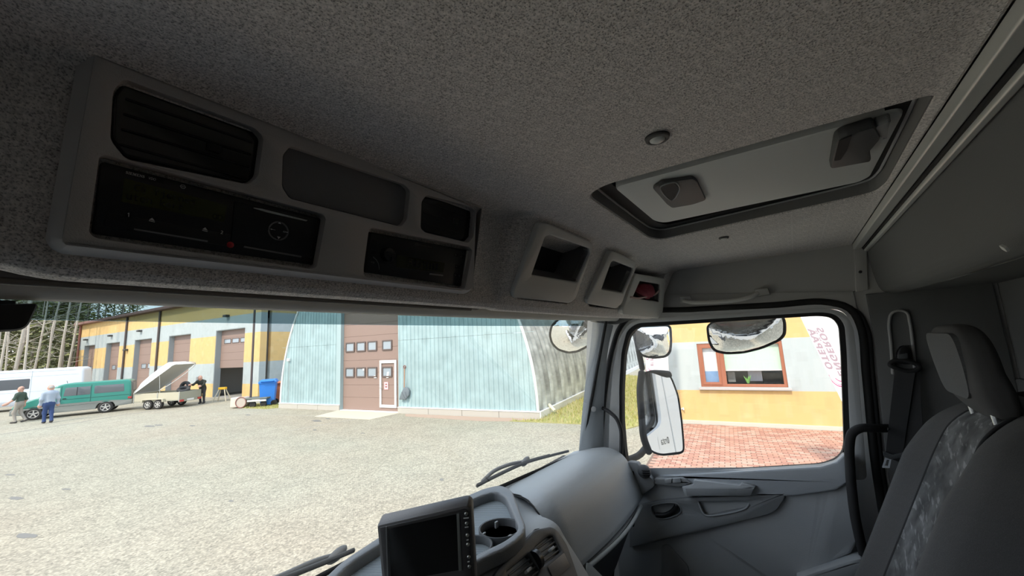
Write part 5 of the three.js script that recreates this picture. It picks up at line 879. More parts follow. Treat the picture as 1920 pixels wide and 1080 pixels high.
// ---------------------------------------------------------------- brick paving before the office
{
  const o = structGroup('pavement', 'red brick paving in running bond before the office building');
  const u = V3(fB.U.x, 0, fB.U.z), n = V3(fB.N.x, 0, fB.N.z), O = fB.O.clone(); const bl = 0.20, bw = 0.10;
  const near = [], mats = [[0.44, 0.24, 0.18], [0.47, 0.27, 0.20], [0.40, 0.21, 0.16], [0.49, 0.31, 0.24], [0.47, 0.34, 0.27]].map((c) => mat(c, 0.9));
  const geo = new RoundedBoxGeometry(bl - 0.012, 0.06, bw - 0.012, 1, 0.006); const rotY = Math.atan2(-u.z, u.x);
  part('bedding', plate(frYu(GY), [[-0.35, -0.04], [5.5, -0.04], [5.5, 6.4], [-0.35, 6.4]].map(([a, b]) => { const p = O.clone().addScaledVector(u, a).addScaledVector(n, b); return [p.x, -p.z]; }), { px: false, d: 0.016, off: 0 }), mat([0.20, 0.14, 0.11], 0.95), o);
  for (let r = 0; r < 63; r++) for (let k = 0; k < 29; k++) {
    const a = -0.3 + (k + (r % 2) * 0.5) * bl, b = 0.05 + r * bw, p = O.clone().addScaledVector(u, a + bl / 2).addScaledVector(n, b + bw / 2);
    near.push([p, p.length(), Math.floor(rnd() * mats.length), rr(-0.003, 0.003)]);
  }
  const cam = camM.clone().transpose(); const seen = (p) => { const q = p.clone().applyMatrix4(cam); if (q.z > -0.1) return false; const x = 960 - q.x / q.z * F, y = 540 + q.y / q.z * F; return x > 1172 && x < 1585 && y > 780 && y < 893; };
  near.forEach((e) => { e.push(seen(e[0])); });
  near.sort((x, y) => (y[4] - x[4]) || (x[1] - y[1]));
  const rest = [];
  near.forEach(([p, d, mi, dy], i) => {
    if (i < 300) { const b = new THREE.Mesh(geo, mats[mi]); b.name = 'brick'; b.position.set(p.x, GY + 0.0 + dy, p.z); b.rotation.y = rotY; b.castShadow = b.receiveShadow = true; o.add(b); }
    else rest.push([p, mi, dy]);
  });
  const im = new THREE.InstancedMesh(geo, mat([1, 1, 1], 0.9), rest.length), q = new THREE.Quaternion().setFromAxisAngle(V3(0, 1, 0), rotY), m4 = new THREE.Matrix4();
  rest.forEach(([p, mi, dy], i) => { im.setMatrixAt(i, m4.compose(V3(p.x, GY + dy, p.z), q, V3(1, 1, 1))); im.setColorAt(i, mats[mi].color); });
  im.name = 'far_bricks'; im.userData = { kind: 'stuff' }; im.castShadow = im.receiveShadow = true; o.add(im);
}
// grass beside the hangar and by the bins
function grass(name, lab, poly, count, hmin, hmax) {
  const pos = [], col = [], idx = [], xs = poly.map((p) => p[0]), zs = poly.map((p) => p[1]); const inside = (x, z) => { let c = false; for (let i = 0, j = poly.length - 1; i < poly.length; j = i++) if ((poly[i][1] > z) !== (poly[j][1] > z) && x < (poly[j][0] - poly[i][0]) * (z - poly[i][1]) / (poly[j][1] - poly[i][1]) + poly[i][0]) c = !c; return c; };
  let n = 0; while (n < count) { const x = rr(Math.min(...xs), Math.max(...xs)), z = rr(Math.min(...zs), Math.max(...zs)); if (!inside(x, z)) continue; n++; const h = rr(hmin, hmax), a = rnd() * 6.28, w = 0.02, k = pos.length / 3, dx = rr(-0.05, 0.05), dz = rr(-0.05, 0.05); pos.push(x - w * Math.cos(a), GY, z - w * Math.sin(a), x + w * Math.cos(a), GY, z + w * Math.sin(a), x + dx, GY + h, z + dz); const t = rnd(), c = t < 0.4 ? [0.46, 0.42, 0.16] : t < 0.8 ? [0.34, 0.38, 0.10] : [0.55, 0.48, 0.24]; for (let i = 0; i < 3; i++) col.push(...c); idx.push(k, k + 1, k + 2); }
  const g = new THREE.BufferGeometry(); g.setAttribute('position', new THREE.Float32BufferAttribute(pos, 3)); g.setAttribute('color', new THREE.Float32BufferAttribute(col, 3)); g.setIndex(idx); g.computeVertexNormals();
  const o = thing(name, lab, 'grass', null, 'stuff'); part('blades', g, new THREE.MeshStandardMaterial({ vertexColors: true, roughness: 0.9, side: THREE.DoubleSide }), o);
  part('turf', plate(frYu(GY), poly.map(([x, z]) => [x, -z]), { px: false, d: 0.02, off: 0 }), mat([0.36, 0.34, 0.13], 1), o);
}
const G = (px, py) => { const p = gnd(px, py); return [p.x, p.z]; };
{
  const a = fH.at(fH.pp(1010, 776)[0] + 0.1, 0, 0.2), b = fH.at(fH.pp(1010, 776)[0] + 0.1, 0, -16), c = fB.at(-1.0, 0, -12), d = fB.at(-0.9, 0, 0.0);
  grass('grass', 'patchy yellow-green grass between the hangar and the office building', [G(955, 790), [a.x, a.z], [b.x, b.z], [c.x, c.z], [d.x, d.z], G(1175, 805), G(1092, 796)], 9000, 0.05, 0.16);
  grass('grass', 'thin strip of grass under the blue bin', [G(445, 765), G(490, 757), G(527, 757), G(530, 764), G(500, 767)], 1200, 0.03, 0.1);
  solo('dirt_strip', plate(frYu(GY), [[760, 776], [1010, 786], [1012, 790], [900, 789], [760, 780]], { d: 0.01, off: 0 }), mat([0.44, 0.33, 0.26], 1), 'reddish dirt strip along the foot of the hangar', 'dirt');
}
// ================================================================ vehicles, people, clutter
function place(o, p, ux, uz) { o.position.copy(p); o.rotation.y = Math.atan2(-uz, ux); return o; }   // local +x runs along (ux, uz)
const local = new Frame(V3(0, 0, 0), V3(1, 0, 0), V3(0, 1, 0));
const tyreM = mat([0.035, 0.034, 0.033], 0.85), rimM = mat([0.55, 0.54, 0.51], 0.35, { metalness: 0.4 });
function wheel(parent, x, z, r, w, spokes = 5) {   // axis along local z; rim toward +z
  const prof = [[r * 0.62, -w / 2], [r * 0.93, -w / 2], [r, -w * 0.32], [r, w * 0.32], [r * 0.93, w / 2], [r * 0.66, w / 2], [r * 0.62, w * 0.4]].map((p) => new THREE.Vector2(...p));
  const t = part('wheel', new THREE.LatheGeometry(prof, 32).rotateX(Math.PI / 2).translate(x, r, z), tyreM, parent);
  const gs = [new THREE.TorusGeometry(r * 0.62, r * 0.05, 8, 32).translate(x, r, z + w * 0.42), new THREE.CylinderGeometry(r * 0.16, r * 0.16, 0.04, 16).rotateX(Math.PI / 2).translate(x, r, z + w * 0.36)];
  for (let i = 0; i < spokes; i++) gs.push(box(-r * 0.09, 0, -0.015, r * 0.09, r * 0.6, 0.015, 0.005).rotateZ(i * Math.PI * 2 / spokes).translate(x, r, z + w * 0.36));
  part('rim', gs, rimM, t); part('rim_back', new THREE.CylinderGeometry(r * 0.6, r * 0.6, 0.02, 24).rotateX(Math.PI / 2).translate(x, r, z + w * 0.1), mat([0.09, 0.09, 0.09], 0.7), t);
}
const P2 = (fr, pts, o) => plate(fr, pts, { px: false, ...o });
{
  // green van; local x from nose (0) to tail, local +z toward the lens
  const o = thing('green_van', 'dusty green passenger van with grey lower sides standing before the white van', 'van'), W = 1.66, k = 0.92;
  const green = mat([0.035, 0.24, 0.19], 0.3), grey = mat([0.27, 0.285, 0.265], 0.7), glassM = mat([0.14, 0.155, 0.17], 0.06);
  part('upper_body', P2(local, rounded([[0.02, 0.62], [0.06, 0.86], [0.72, 1.12], [0.98, 1.20], [1.62, 1.80], [1.95, 1.90], [4.55, 1.90], [4.72, 1.80], [4.80, 0.70], [4.80, 0.62]], 0.12), { d: W, off: -W / 2, b: 0.09, bs: 4 }), green, o);
  const arch = (x) => { const a = []; for (let i = 0; i <= 10; i++) { const t = Math.PI - i * Math.PI / 10; a.push([x + 0.42 * Math.cos(t), 0.30 + 0.42 * Math.sin(t)]); } return a; };
  part('lower_body', P2(local, [[-0.02, 0.34], [0.42, 0.30], ...arch(0.86), [1.3, 0.28], [3.25, 0.28], ...arch(3.70), [4.15, 0.34], [4.86, 0.40], [4.86, 0.68], [-0.02, 0.64]], { d: W + 0.03, off: -W / 2 - 0.015, b: 0.03 }), grey, o, 'grey dusty lower sides and bumpers');
  const side = (n, pts, m, d = 0.012, off = W / 2 - 0.006, pr = o) => part(n, P2(local, rounded(pts, 0.05), { d, off, b: 0.003 }), m, pr);
  const sd = part('sliding_door_line', [box(1.82, 0.36, W / 2 - 0.01, 1.835, 1.74, W / 2 + 0.012, 0), box(3.02, 0.36, W / 2 - 0.01, 3.035, 1.74, W / 2 + 0.012, 0), box(1.25, 0.40, W / 2 - 0.01, 1.262, 1.1, W / 2 + 0.012, 0), box(1.82, 0.98, W / 2 - 0.01, 4.7, 1.0, W / 2 + 0.01, 0)], mat([0.02, 0.10, 0.085], 0.5), o); sd.name = 'panel_gap';
  side('side_window', [[1.92, 1.18], [3.0, 1.18], [3.0, 1.66], [1.98, 1.66]], glassM); side('side_window', [[3.16, 1.20], [4.46, 1.20], [4.42, 1.66], [3.16, 1.66]], glassM); side('window_divider', [[2.44, 1.18], [2.47, 1.18], [2.47, 1.66], [2.44, 1.66]], M.blackMatte, 0.016);
  side('front_window', [[1.08, 1.18], [1.76, 1.18], [1.78, 1.68], [1.56, 1.68]], mat([0.45, 0.56, 0.53], 0.1));
  part('windscreen', P2(new Frame(V3(0.98, 1.22, 0), V3(0, 0, 1), V3(0.6, 0.56, 0)), rounded([[-0.68, 0.03], [0.68, 0.03], [0.60, 0.78], [-0.60, 0.78]], 0.05), { d: 0.02, off: -0.006 }), glassM, o);
  part('rear_door', P2(new Frame(V3(4.80, 0.7, 0), V3(0, 0, -1), V3(-0.06, 1, 0)), rounded([[-0.76, 0], [0.76, 0], [0.72, 1.12], [-0.72, 1.12]], 0.08), { d: 0.05, off: -0.02, b: 0.02 }), mat([0.20, 0.19, 0.165], 0.8), o, 'dusty grey-brown tail door');
  part('rear_window', P2(new Frame(V3(4.85, 0.7, 0), V3(0, 0, -1), V3(-0.06, 1, 0)), rounded([[-0.62, 0.52], [0.62, 0.52], [0.60, 1.02], [-0.60, 1.02]], 0.06), { d: 0.02, off: -0.01 }), mat([0.13, 0.125, 0.115], 0.3), o);
  part('tail_lamp', box(4.64, 0.72, W / 2 - 0.04, 4.82, 0.86, W / 2 + 0.012, 0.02), mat([0.40, 0.05, 0.05], 0.3), o); part('door_mirror', box(1.42, 1.16, W / 2, 1.55, 1.34, W / 2 + 0.2, 0.04), M.blackMatte, o); part('aerial', rod([1.9, 1.9, 0.2], [1.86, 2.05, 0.2], 0.012, 5), M.blackMatte, o); part('door_handle', box(1.9, 1.02, W / 2, 2.05, 1.06, W / 2 + 0.03, 0.01), M.blackMatte, o);
  for (const x of [0.86, 3.70]) { wheel(o, x, W / 2 - 0.06, 0.335, 0.2); wheel(o, x, -W / 2 + 0.1, 0.335, 0.2); }
  const f = gnd(61, 788), ux = 0.955, uz = 0.297; o.scale.setScalar(k);
  place(o, f.clone().addScaledVector(V3(ux, 0, uz), -0.86 * k).addScaledVector(V3(uz, 0, -ux), W / 2 * k), ux, uz);
}
{
  const o = thing('white_van', 'long white high-roof van parked behind the green van', 'van'), W = 1.95, white = mat([0.72, 0.78, 0.85], 0.35);
  part('body', P2(local, rounded([[0, 0.35], [0.05, 1.0], [0.95, 1.35], [1.75, 2.35], [2.2, 2.58], [6.65, 2.62], [6.85, 2.45], [6.92, 0.35]], 0.16), { d: W, off: -W / 2, b: 0.12, bs: 4 }), white, o);
  part('side_window', P2(local, rounded([[1.5, 1.35], [4.45, 1.35], [4.45, 2.0], [1.75, 2.0]], 0.06), { d: 0.012, off: W / 2 - 0.008 }), mat([0.10, 0.11, 0.125], 0.08), o);
  part('panel_gap', [box(4.5, 0.45, W / 2 - 0.01, 4.52, 2.5, W / 2 + 0.004, 0), box(1.8, 2.12, W / 2 - 0.01, 6.6, 2.135, W / 2 + 0.004, 0), box(1.0, 1.15, W / 2 - 0.01, 6.75, 1.165, W / 2 + 0.004, 0), box(2.0, 2.42, W / 2 - 0.02, 6.5, 2.44, W / 2 - 0.0, 0)], mat([0.40, 0.45, 0.50], 0.5), o);
  part('side_bumper', P2(local, [[0.0, 0.32], [6.9, 0.32], [6.9, 0.62], [0.0, 0.62]], { d: W + 0.02, off: -W / 2 - 0.01, b: 0.02 }), mat([0.45, 0.48, 0.52], 0.6), o);
  for (const x of [1.1, 5.4]) { wheel(o, x, W / 2 - 0.1, 0.36, 0.22); wheel(o, x, -W / 2 + 0.12, 0.36, 0.22); }
  const ux = 0.955, uz = 0.297, t = gnd(161, 757); place(o, t.clone().addScaledVector(V3(ux, 0, uz), -6.9), ux, uz);
}
{
  // twin-axle trailer with its white lid tipped up toward the van
  const o = thing('trailer', 'twin-axle box trailer with grey-beige boards and a raised white lid', 'trailer'), L = 2.75, W = 1.45, h0 = 0.46, h1 = 0.90;
  const board = mat([0.50, 0.47, 0.36], 0.8), boardD = mat([0.34, 0.34, 0.27], 0.8), lidM = mat([0.80, 0.82, 0.82], 0.4), lidIn = mat([0.56, 0.56, 0.54], 0.8);
  part('side_board', box(0, h0, W / 2 - 0.03, L, h1, W / 2, 0.01), board, o); part('side_board', box(0, h0, -W / 2, L, h1, -W / 2 + 0.03, 0.01), board, o); part('tail_board', box(L - 0.03, h0, -W / 2, L, h1, W / 2, 0.01), boardD, o); part('front_board', box(0, h0, -W / 2, 0.03, h1, W / 2, 0.01), board, o);
  part('deck', box(0, h0 - 0.04, -W / 2, L, h0, W / 2, 0), boardD, o); part('corner_post', [0, 1.4, L - 0.05].map((x) => box(x, h0 - 0.1, W / 2 - 0.005, x + 0.05, h1 + 0.02, W / 2 + 0.02, 0.005)), M.alu, o);
  part('drawbar', [box(-1.1, 0.40, -0.05, 0.4, 0.47, 0.05, 0.01), box(-1.15, 0.42, -0.06, -1.0, 0.55, 0.06, 0.02)], mat([0.12, 0.12, 0.12], 0.6), o); part('tail_beam', box(L - 0.06, h0 - 0.13, -W / 2, L + 0.02, h0 - 0.03, W / 2, 0.01), boardD, o);
  for (const s of [-1, 1]) part('tail_lamp', box(L - 0.02, h0 - 0.12, s * W / 2 - (s > 0 ? 0.26 : 0), L + 0.04, h0 - 0.01, s * W / 2 + (s < 0 ? 0.26 : 0), 0.01), mat([0.5, 0.05, 0.05], 0.3), o);
  part('number_plate', box(L + 0.0, h0 - 0.10, -0.2, L + 0.03, h0, 0.25, 0), whiteM, o);
  for (const x of [0.95, 1.55]) { wheel(o, x, W / 2 + 0.02, 0.265, 0.16, 6); wheel(o, x, -W / 2 - 0.02, 0.265, 0.16, 6); }
  part('mudguard', P2(local, [[0.6, 0.40], [0.62, 0.56], [0.72, 0.60], [1.78, 0.60], [1.9, 0.56], [1.92, 0.40], [1.84, 0.40], [1.82, 0.54], [0.70, 0.54], [0.68, 0.40]], { d: 0.22, off: W / 2 - 0.06, b: 0.01 }), board, o);
  // lid: shallow tub hinged at the front edge
  const lid = new THREE.Matrix4().makeTranslation(0, h1, 0).multiply(new THREE.Matrix4().makeRotationZ(0.60));
  const tub = (x, z, n) => 0.0;
  const topF = (u, v) => { const x = L * u, z = -W / 2 + W * v, e = Math.min(u, 1 - u) * L, w = Math.min(v, 1 - v) * W, h = 0.52 * Math.min(1, Math.sqrt(e / 0.42)) * Math.min(1, Math.sqrt(w / 0.28) * 0.98 + 0.02) * (0.72 + 0.28 * Math.sin(u * Math.PI * 0.85)); return [x, h, z]; };
  part('lid', [sheet((u, v) => topF(u, 1 - v), 40, 24, 0.02).applyMatrix4(lid)], lidM, o, 'white moulded lid raised on its hinge');
  part('lid_lining', [sheet((u, v) => { const p = topF(u, v); return [p[0], Math.max(0.004, p[1] * 0.25 - 0.0), p[2]]; }, 20, 12, 0.01).applyMatrix4(lid)], lidIn, o, 'grey underside of the lid');
  part('lid_rim', [tube([[0, 0, -W / 2], [L, 0, -W / 2], [L, 0, W / 2], [0, 0, W / 2]].map((p) => V3(...p)), 0.025, 60, 6, true, 0.02).applyMatrix4(lid)], lidM, o);
  const top = V3(L * 0.62, 0, W / 2 - 0.05).applyMatrix4(lid); part('lid_strut', rod([1.5, h1, W / 2 - 0.05], top, 0.015, 6), M.alu, o);
  const ux = 0.56, uz = 0.828, c = gnd(275, 768.5), p = c.clone().addScaledVector(V3(ux, 0, uz), -0.95).addScaledVector(V3(uz, 0, -ux), W / 2 + 0.1); place(o, p, ux, uz);
  // what lies in it
  o.updateMatrixWorld(true); const at = (x, y, z) => V3(x, y, z).applyMatrix4(o.matrixWorld);
  const tyre = (r, w) => new THREE.LatheGeometry([[r * 0.55, -w / 2], [r * 0.9, -w / 2], [r, -w * 0.3], [r, w * 0.3], [r * 0.9, w / 2], [r * 0.55, w / 2], [r * 0.6, 0], [r * 0.55, -w / 2]].map((q) => new THREE.Vector2(...q)), 28);
  [[1.35, 0.60, 0.25, 0.15, 0, 'loose black tyre lying low in the trailer under the lid'], [2.0, 0.74, 0.1, 0.18, 0.1, 'loose black tyre lying flat in the middle of the trailer load'], [2.42, 0.98, 0.15, 0.35, -0.2, 'loose grey tyre on top of the load by the tail board'], [2.05, 1.12, -0.35, 1.45, 0.3, 'black tyre held upright by the man at the trailer']].forEach(([x, y, z, tx, tz, lab]) => { const m = solo('tyre', tyre(0.31, 0.19).rotateX(tx).rotateZ(tz).rotateY(o.rotation.y), mat([0.05, 0.052, 0.055], 0.7), lab, 'tyre', 'tyres in the trailer'); m.position.copy(at(x, y, z)); });
  globalThis.trailerAt = at;
}
// ---------------------------------------------------------------- people: one skin over a skeleton of tapered capsules
function body(bones, center, half, res) {
  const mc = new MarchingCubes(res, new THREE.MeshBasicMaterial(), false, false, 60000); mc.isolation = 0; const n = res, pt = new THREE.Vector3();
  const B = bones.map(([a, b, ra, rb, c, sq]) => ({ a: V3(...a), ab: V3(...b).sub(V3(...a)), l: Math.max(1e-9, V3(...b).distanceToSquared(V3(...a))), ra, rb, c, sq: sq ?? 1 }));
  const d1 = (b, p) => { const q = p.clone().sub(b.a), t = Math.min(1, Math.max(0, q.dot(b.ab) / b.l)); q.addScaledVector(b.ab, -t); q.z /= b.sq; return q.length() - (b.ra + (b.rb - b.ra) * t); };
  for (let k = 0; k < n; k++) for (let j = 0; j < n; j++) for (let i = 0; i < n; i++) {
    pt.set((i - n / 2) / (n / 2) * half + center[0], (j - n / 2) / (n / 2) * half + center[1], (k - n / 2) / (n / 2) * half + center[2]);
    let s = 0; for (const b of B) s += Math.exp(-Math.min(20, d1(b, pt) * 38)); mc.field[i + j * n + k * n * n] = Math.log(Math.max(s, 1e-12)) / 38;
  }
  mc.update(); const cnt = mc.count ?? mc.geometry.drawRange.count; const pos = new Float32Array(cnt * 3), col = new Float32Array(cnt * 3);
  for (let v = 0; v < cnt; v++) { pt.set(mc.positionArray[v * 3] * half + center[0], mc.positionArray[v * 3 + 1] * half + center[1], mc.positionArray[v * 3 + 2] * half + center[2]); pos.set([pt.x, pt.y, pt.z], v * 3); let best = 9, c = null; for (const b of B) { const d = d1(b, pt); if (d < best) { best = d; c = b.c; } } col.set(c, v * 3); }
  const g = new THREE.BufferGeometry(); g.setAttribute('position', new THREE.BufferAttribute(pos, 3)); g.setAttribute('color', new THREE.BufferAttribute(col, 3));
  const m = mergeVertices(g, 1e-4); m.computeVertexNormals(); return m;
}
const skin = [0.58, 0.34, 0.26];
function hand(w, dir) { const f = []; for (let i = 0; i < 4; i++) f.push([[w[0] + dir[0] * 0.05 + (i - 1.5) * 0.014, w[1] + dir[1] * 0.05, w[2] + dir[2] * 0.05], [w[0] + dir[0] * 0.13 + (i - 1.5) * 0.016, w[1] + dir[1] * (0.13 - Math.abs(i - 1.4) * 0.008), w[2] + dir[2] * 0.13 + 0.012], 0.010, 0.008, skin]); f.push([w, [w[0] + dir[0] * 0.07, w[1] + dir[1] * 0.07, w[2] + dir[2] * 0.07], 0.030, 0.036, skin]); f.push([[w[0] + 0.02, w[1] + dir[1] * 0.02, w[2] + 0.01], [w[0] + 0.05 * Math.sign(dir[0] || 1), w[1] + dir[1] * 0.07, w[2] + 0.03], 0.012, 0.009, skin]); return f; }
function person(label, pos, turn, bones, hairC, head) {
  const o = thing('person', label, 'person'); part('body', body(bones, [0, 0.88, 0], 1.0, 84), new THREE.MeshStandardMaterial({ vertexColors: true, roughness: 0.9 }), o);
  part('hair', new THREE.SphereGeometry(0.108, 20, 12, 0, Math.PI * 2, 0, head[3] ?? 1.5).scale(0.92, 1.05, 1.06).rotateX(head[4] ?? -0.35).translate(head[0], head[1], head[2]), mat(hairC, 0.9), o);
  o.position.copy(pos); o.rotation.y = turn; return o;
}
const headB = (x, y, z, fz) => [[[x, y, z], [x, y + 0.05, z], 0.092, 0.10, skin], [[x, y - 0.06, z + fz * 0.045], [x, y - 0.02, z + fz * 0.05], 0.05, 0.06, skin], [[x, y - 0.005, z + fz * 0.095], [x, y - 0.03, z + fz * 0.112], 0.012, 0.017, skin], [[x - 0.095, y + 0.01, z], [x - 0.095, y - 0.02, z], 0.018, 0.015, skin], [[x + 0.095, y + 0.01, z], [x + 0.095, y - 0.02, z], 0.018, 0.015, skin]];
{
  const T = [0.055, 0.085, 0.065], Pn = [0.33, 0.30, 0.26], S = [0.09, 0.085, 0.08];          // olive shirt, khaki trousers, striding, arm out
  person('man in a dark green t-shirt and khaki trousers walking beside the green van', gnd(32, 793), Math.PI + 0.9, [
    [[-0.16, 1.40, 0], [0.16, 1.40, 0], 0.085, 0.085, T], [[0, 1.34, 0], [0, 1.05, 0], 0.17, 0.155, T, 0.72], [[0, 1.0, 0], [0, 0.93, 0], 0.155, 0.16, Pn, 0.78], [[0, 1.44, 0], [0, 1.55, 0.01], 0.055, 0.05, skin],
    [[0.21, 1.38, 0], [0.30, 1.16, 0.03], 0.06, 0.052, T], [[0.30, 1.16, 0.03], [0.42, 1.0, 0.16], 0.045, 0.034, skin], ...hand([0.42, 1.0, 0.16], [0.6, -0.5, 0.6]),
    [[-0.21, 1.38, 0], [-0.27, 1.13, -0.05], 0.06, 0.052, T], [[-0.27, 1.13, -0.05], [-0.27, 0.88, 0.02], 0.044, 0.034, skin], ...hand([-0.27, 0.88, 0.02], [-0.1, -0.98, 0.1]),
    [[0.09, 0.90, 0], [0.11, 0.50, 0.10], 0.095, 0.066, Pn], [[0.11, 0.50, 0.10], [0.11, 0.10, 0.0], 0.064, 0.05, Pn], [[0.11, 0.05, -0.02], [0.12, 0.04, 0.16], 0.05, 0.038, S],
    [[-0.09, 0.90, 0], [-0.11, 0.50, 0.0], 0.095, 0.066, Pn], [[-0.11, 0.50, 0.0], [-0.11, 0.14, -0.22], 0.064, 0.05, Pn], [[-0.11, 0.09, -0.25], [-0.11, 0.04, -0.08], 0.05, 0.038, S], ...headB(0, 1.64, 0.01, 1)], [0.30, 0.20, 0.17], [0, 1.66, 0.0, 1.15, -0.5]);
}
{
  const T = [0.36, 0.42, 0.50], Pn = [0.035, 0.065, 0.17], S = [0.05, 0.05, 0.06];
  person('man in a light blue-grey jumper and navy trousers walking with his back turned', gnd(88, 793), Math.PI + 0.15, [
    [[-0.17, 1.42, 0], [0.17, 1.42, 0], 0.09, 0.09, T], [[0, 1.36, 0], [0, 1.02, 0], 0.185, 0.175, T, 0.75], [[0, 0.97, 0], [0, 0.92, 0], 0.165, 0.17, Pn, 0.8], [[0, 1.46, 0], [0, 1.57, 0.015], 0.056, 0.05, skin],
    [[0.22, 1.40, 0], [0.28, 1.14, -0.04], 0.068, 0.06, T], [[0.28, 1.14, -0.04], [0.27, 0.90, 0.07], 0.056, 0.042, T], ...hand([0.27, 0.90, 0.07], [0.1, -0.98, 0.15]),
    [[-0.22, 1.40, 0], [-0.29, 1.14, 0.02], 0.068, 0.06, T], [[-0.29, 1.14, 0.02], [-0.30, 0.90, 0.09], 0.056, 0.042, T], ...hand([-0.30, 0.90, 0.09], [-0.1, -0.98, 0.15]),
    [[0.09, 0.90, 0], [0.10, 0.49, 0.09], 0.10, 0.072, Pn], [[0.10, 0.49, 0.09], [0.10, 0.10, 0.02], 0.07, 0.06, Pn], [[0.10, 0.05, 0.0], [0.11, 0.04, 0.17], 0.05, 0.04, S],
    [[-0.09, 0.90, 0], [-0.10, 0.49, -0.01], 0.10, 0.072, Pn], [[-0.10, 0.49, -0.01], [-0.10, 0.12, -0.15], 0.07, 0.06, Pn], [[-0.10, 0.07, -0.17], [-0.10, 0.04, 0.0], 0.05, 0.04, S], ...headB(0, 1.66, 0.015, 1)], [0.42, 0.40, 0.38], [0, 1.68, 0.0, 1.5, -0.4]);
}
{
  const T = [0.035, 0.04, 0.03], Pn = [0.05, 0.05, 0.055];
  const p = globalThis.trailerAt(2.55, 0, -1.05); p.y = GY;
  person('man in a dark jacket leaning over the trailer load', p, -0.75, [
    [[-0.17, 1.34, 0.22], [0.17, 1.34, 0.22], 0.09, 0.09, T], [[0, 1.30, 0.2], [0, 1.0, 0.02], 0.18, 0.17, T, 0.8], [[0, 0.95, 0], [0, 0.90, 0], 0.16, 0.165, Pn, 0.8], [[0, 1.40, 0.25], [0, 1.48, 0.30], 0.055, 0.05, skin],
    [[0.22, 1.32, 0.24], [0.26, 1.14, 0.42], 0.066, 0.055, T], [[0.26, 1.14, 0.42], [0.20, 1.10, 0.66], 0.052, 0.042, T], ...hand([0.20, 1.10, 0.66], [0.1, -0.2, 0.95]),
    [[-0.22, 1.32, 0.24], [-0.30, 1.18, 0.44], 0.066, 0.055, T], [[-0.30, 1.18, 0.44], [-0.28, 1.20, 0.70], 0.052, 0.042, T], ...hand([-0.28, 1.20, 0.70], [-0.1, 0, 0.95]),
    [[0.09, 0.88, 0], [0.11, 0.48, 0.05], 0.098, 0.07, Pn], [[0.11, 0.48, 0.05], [0.11, 0.10, 0], 0.068, 0.055, Pn], [[0.11, 0.05, -0.02], [0.12, 0.04, 0.16], 0.05, 0.04, Pn],
    [[-0.09, 0.88, 0], [-0.11, 0.48, 0.03], 0.098, 0.07, Pn], [[-0.11, 0.48, 0.03], [-0.11, 0.10, -0.05], 0.068, 0.055, Pn], [[-0.11, 0.05, -0.07], [-0.11, 0.04, 0.1], 0.05, 0.04, Pn], ...headB(0, 1.56, 0.34, 1)], [0.10, 0.08, 0.07], [0, 1.585, 0.33, 1.35, -0.3]);
}
// ---------------------------------------------------------------- bins, cart, trestle
function bin(label, c, m, s, px, py) {
  const o = thing('wheelie_bin', label, 'bin');
  const w = 0.62 * s, d = 0.70 * s, h = 1.02 * s, tub = (u, v) => 0;
  const loft = (x0, x1, y0, y1, z0, z1, k) => { const a = [[-x0, -z0], [x0, -z0], [x0, z0], [-x0, z0]], b = [[-x1, -z1], [x1, -z1], [x1, z1], [-x1, z1]], pos = [], idx = []; a.forEach((p) => pos.push(p[0], y0, p[1])); b.forEach((p) => pos.push(p[0], y1, p[1])); for (let i = 0; i < 4; i++) { const j = (i + 1) % 4; idx.push(i, i + 4, j, j, i + 4, j + 4); } idx.push(0, 1, 2, 0, 2, 3, 4, 6, 5, 4, 7, 6); const g = new THREE.BufferGeometry(); g.setAttribute('position', new THREE.Float32BufferAttribute(pos, 3)); g.setIndex(idx); return toCreasedNormals(g, 0.3); };
  part('tub', loft(w * 0.40, w * 0.5, 0.06 * s, h, d * 0.38, d * 0.5), m, o); part('rim', box(-w * 0.54, h - 0.06 * s, -d * 0.54, w * 0.54, h, d * 0.54, 0.02), m, o);
  part('lid', [loft(w * 0.55, w * 0.44, h, h + 0.10 * s, d * 0.56, d * 0.44), box(-w * 0.4, h + 0.02, d * 0.5, w * 0.4, h + 0.07 * s, d * 0.64, 0.02)], m, o);
  for (const z of [-1, 1]) part('bin_wheel', new THREE.CylinderGeometry(0.12 * s, 0.12 * s, 0.06, 18).rotateX(Math.PI / 2).translate(w * 0.42, 0.12 * s, z * d * 0.40), M.blackMatte, o);
  o.position.copy(gnd(px, py)); o.rotation.y = c; return o;
}
bin('large blue wheelie bin beside the corner of the hangar', -0.5, mat([0.03, 0.22, 0.72], 0.45), 1.25, 502, 760);
bin('smaller orange-brown wheelie bin behind the blue bin', -0.5, mat([0.60, 0.20, 0.09], 0.5), 1.05, 523, 754);
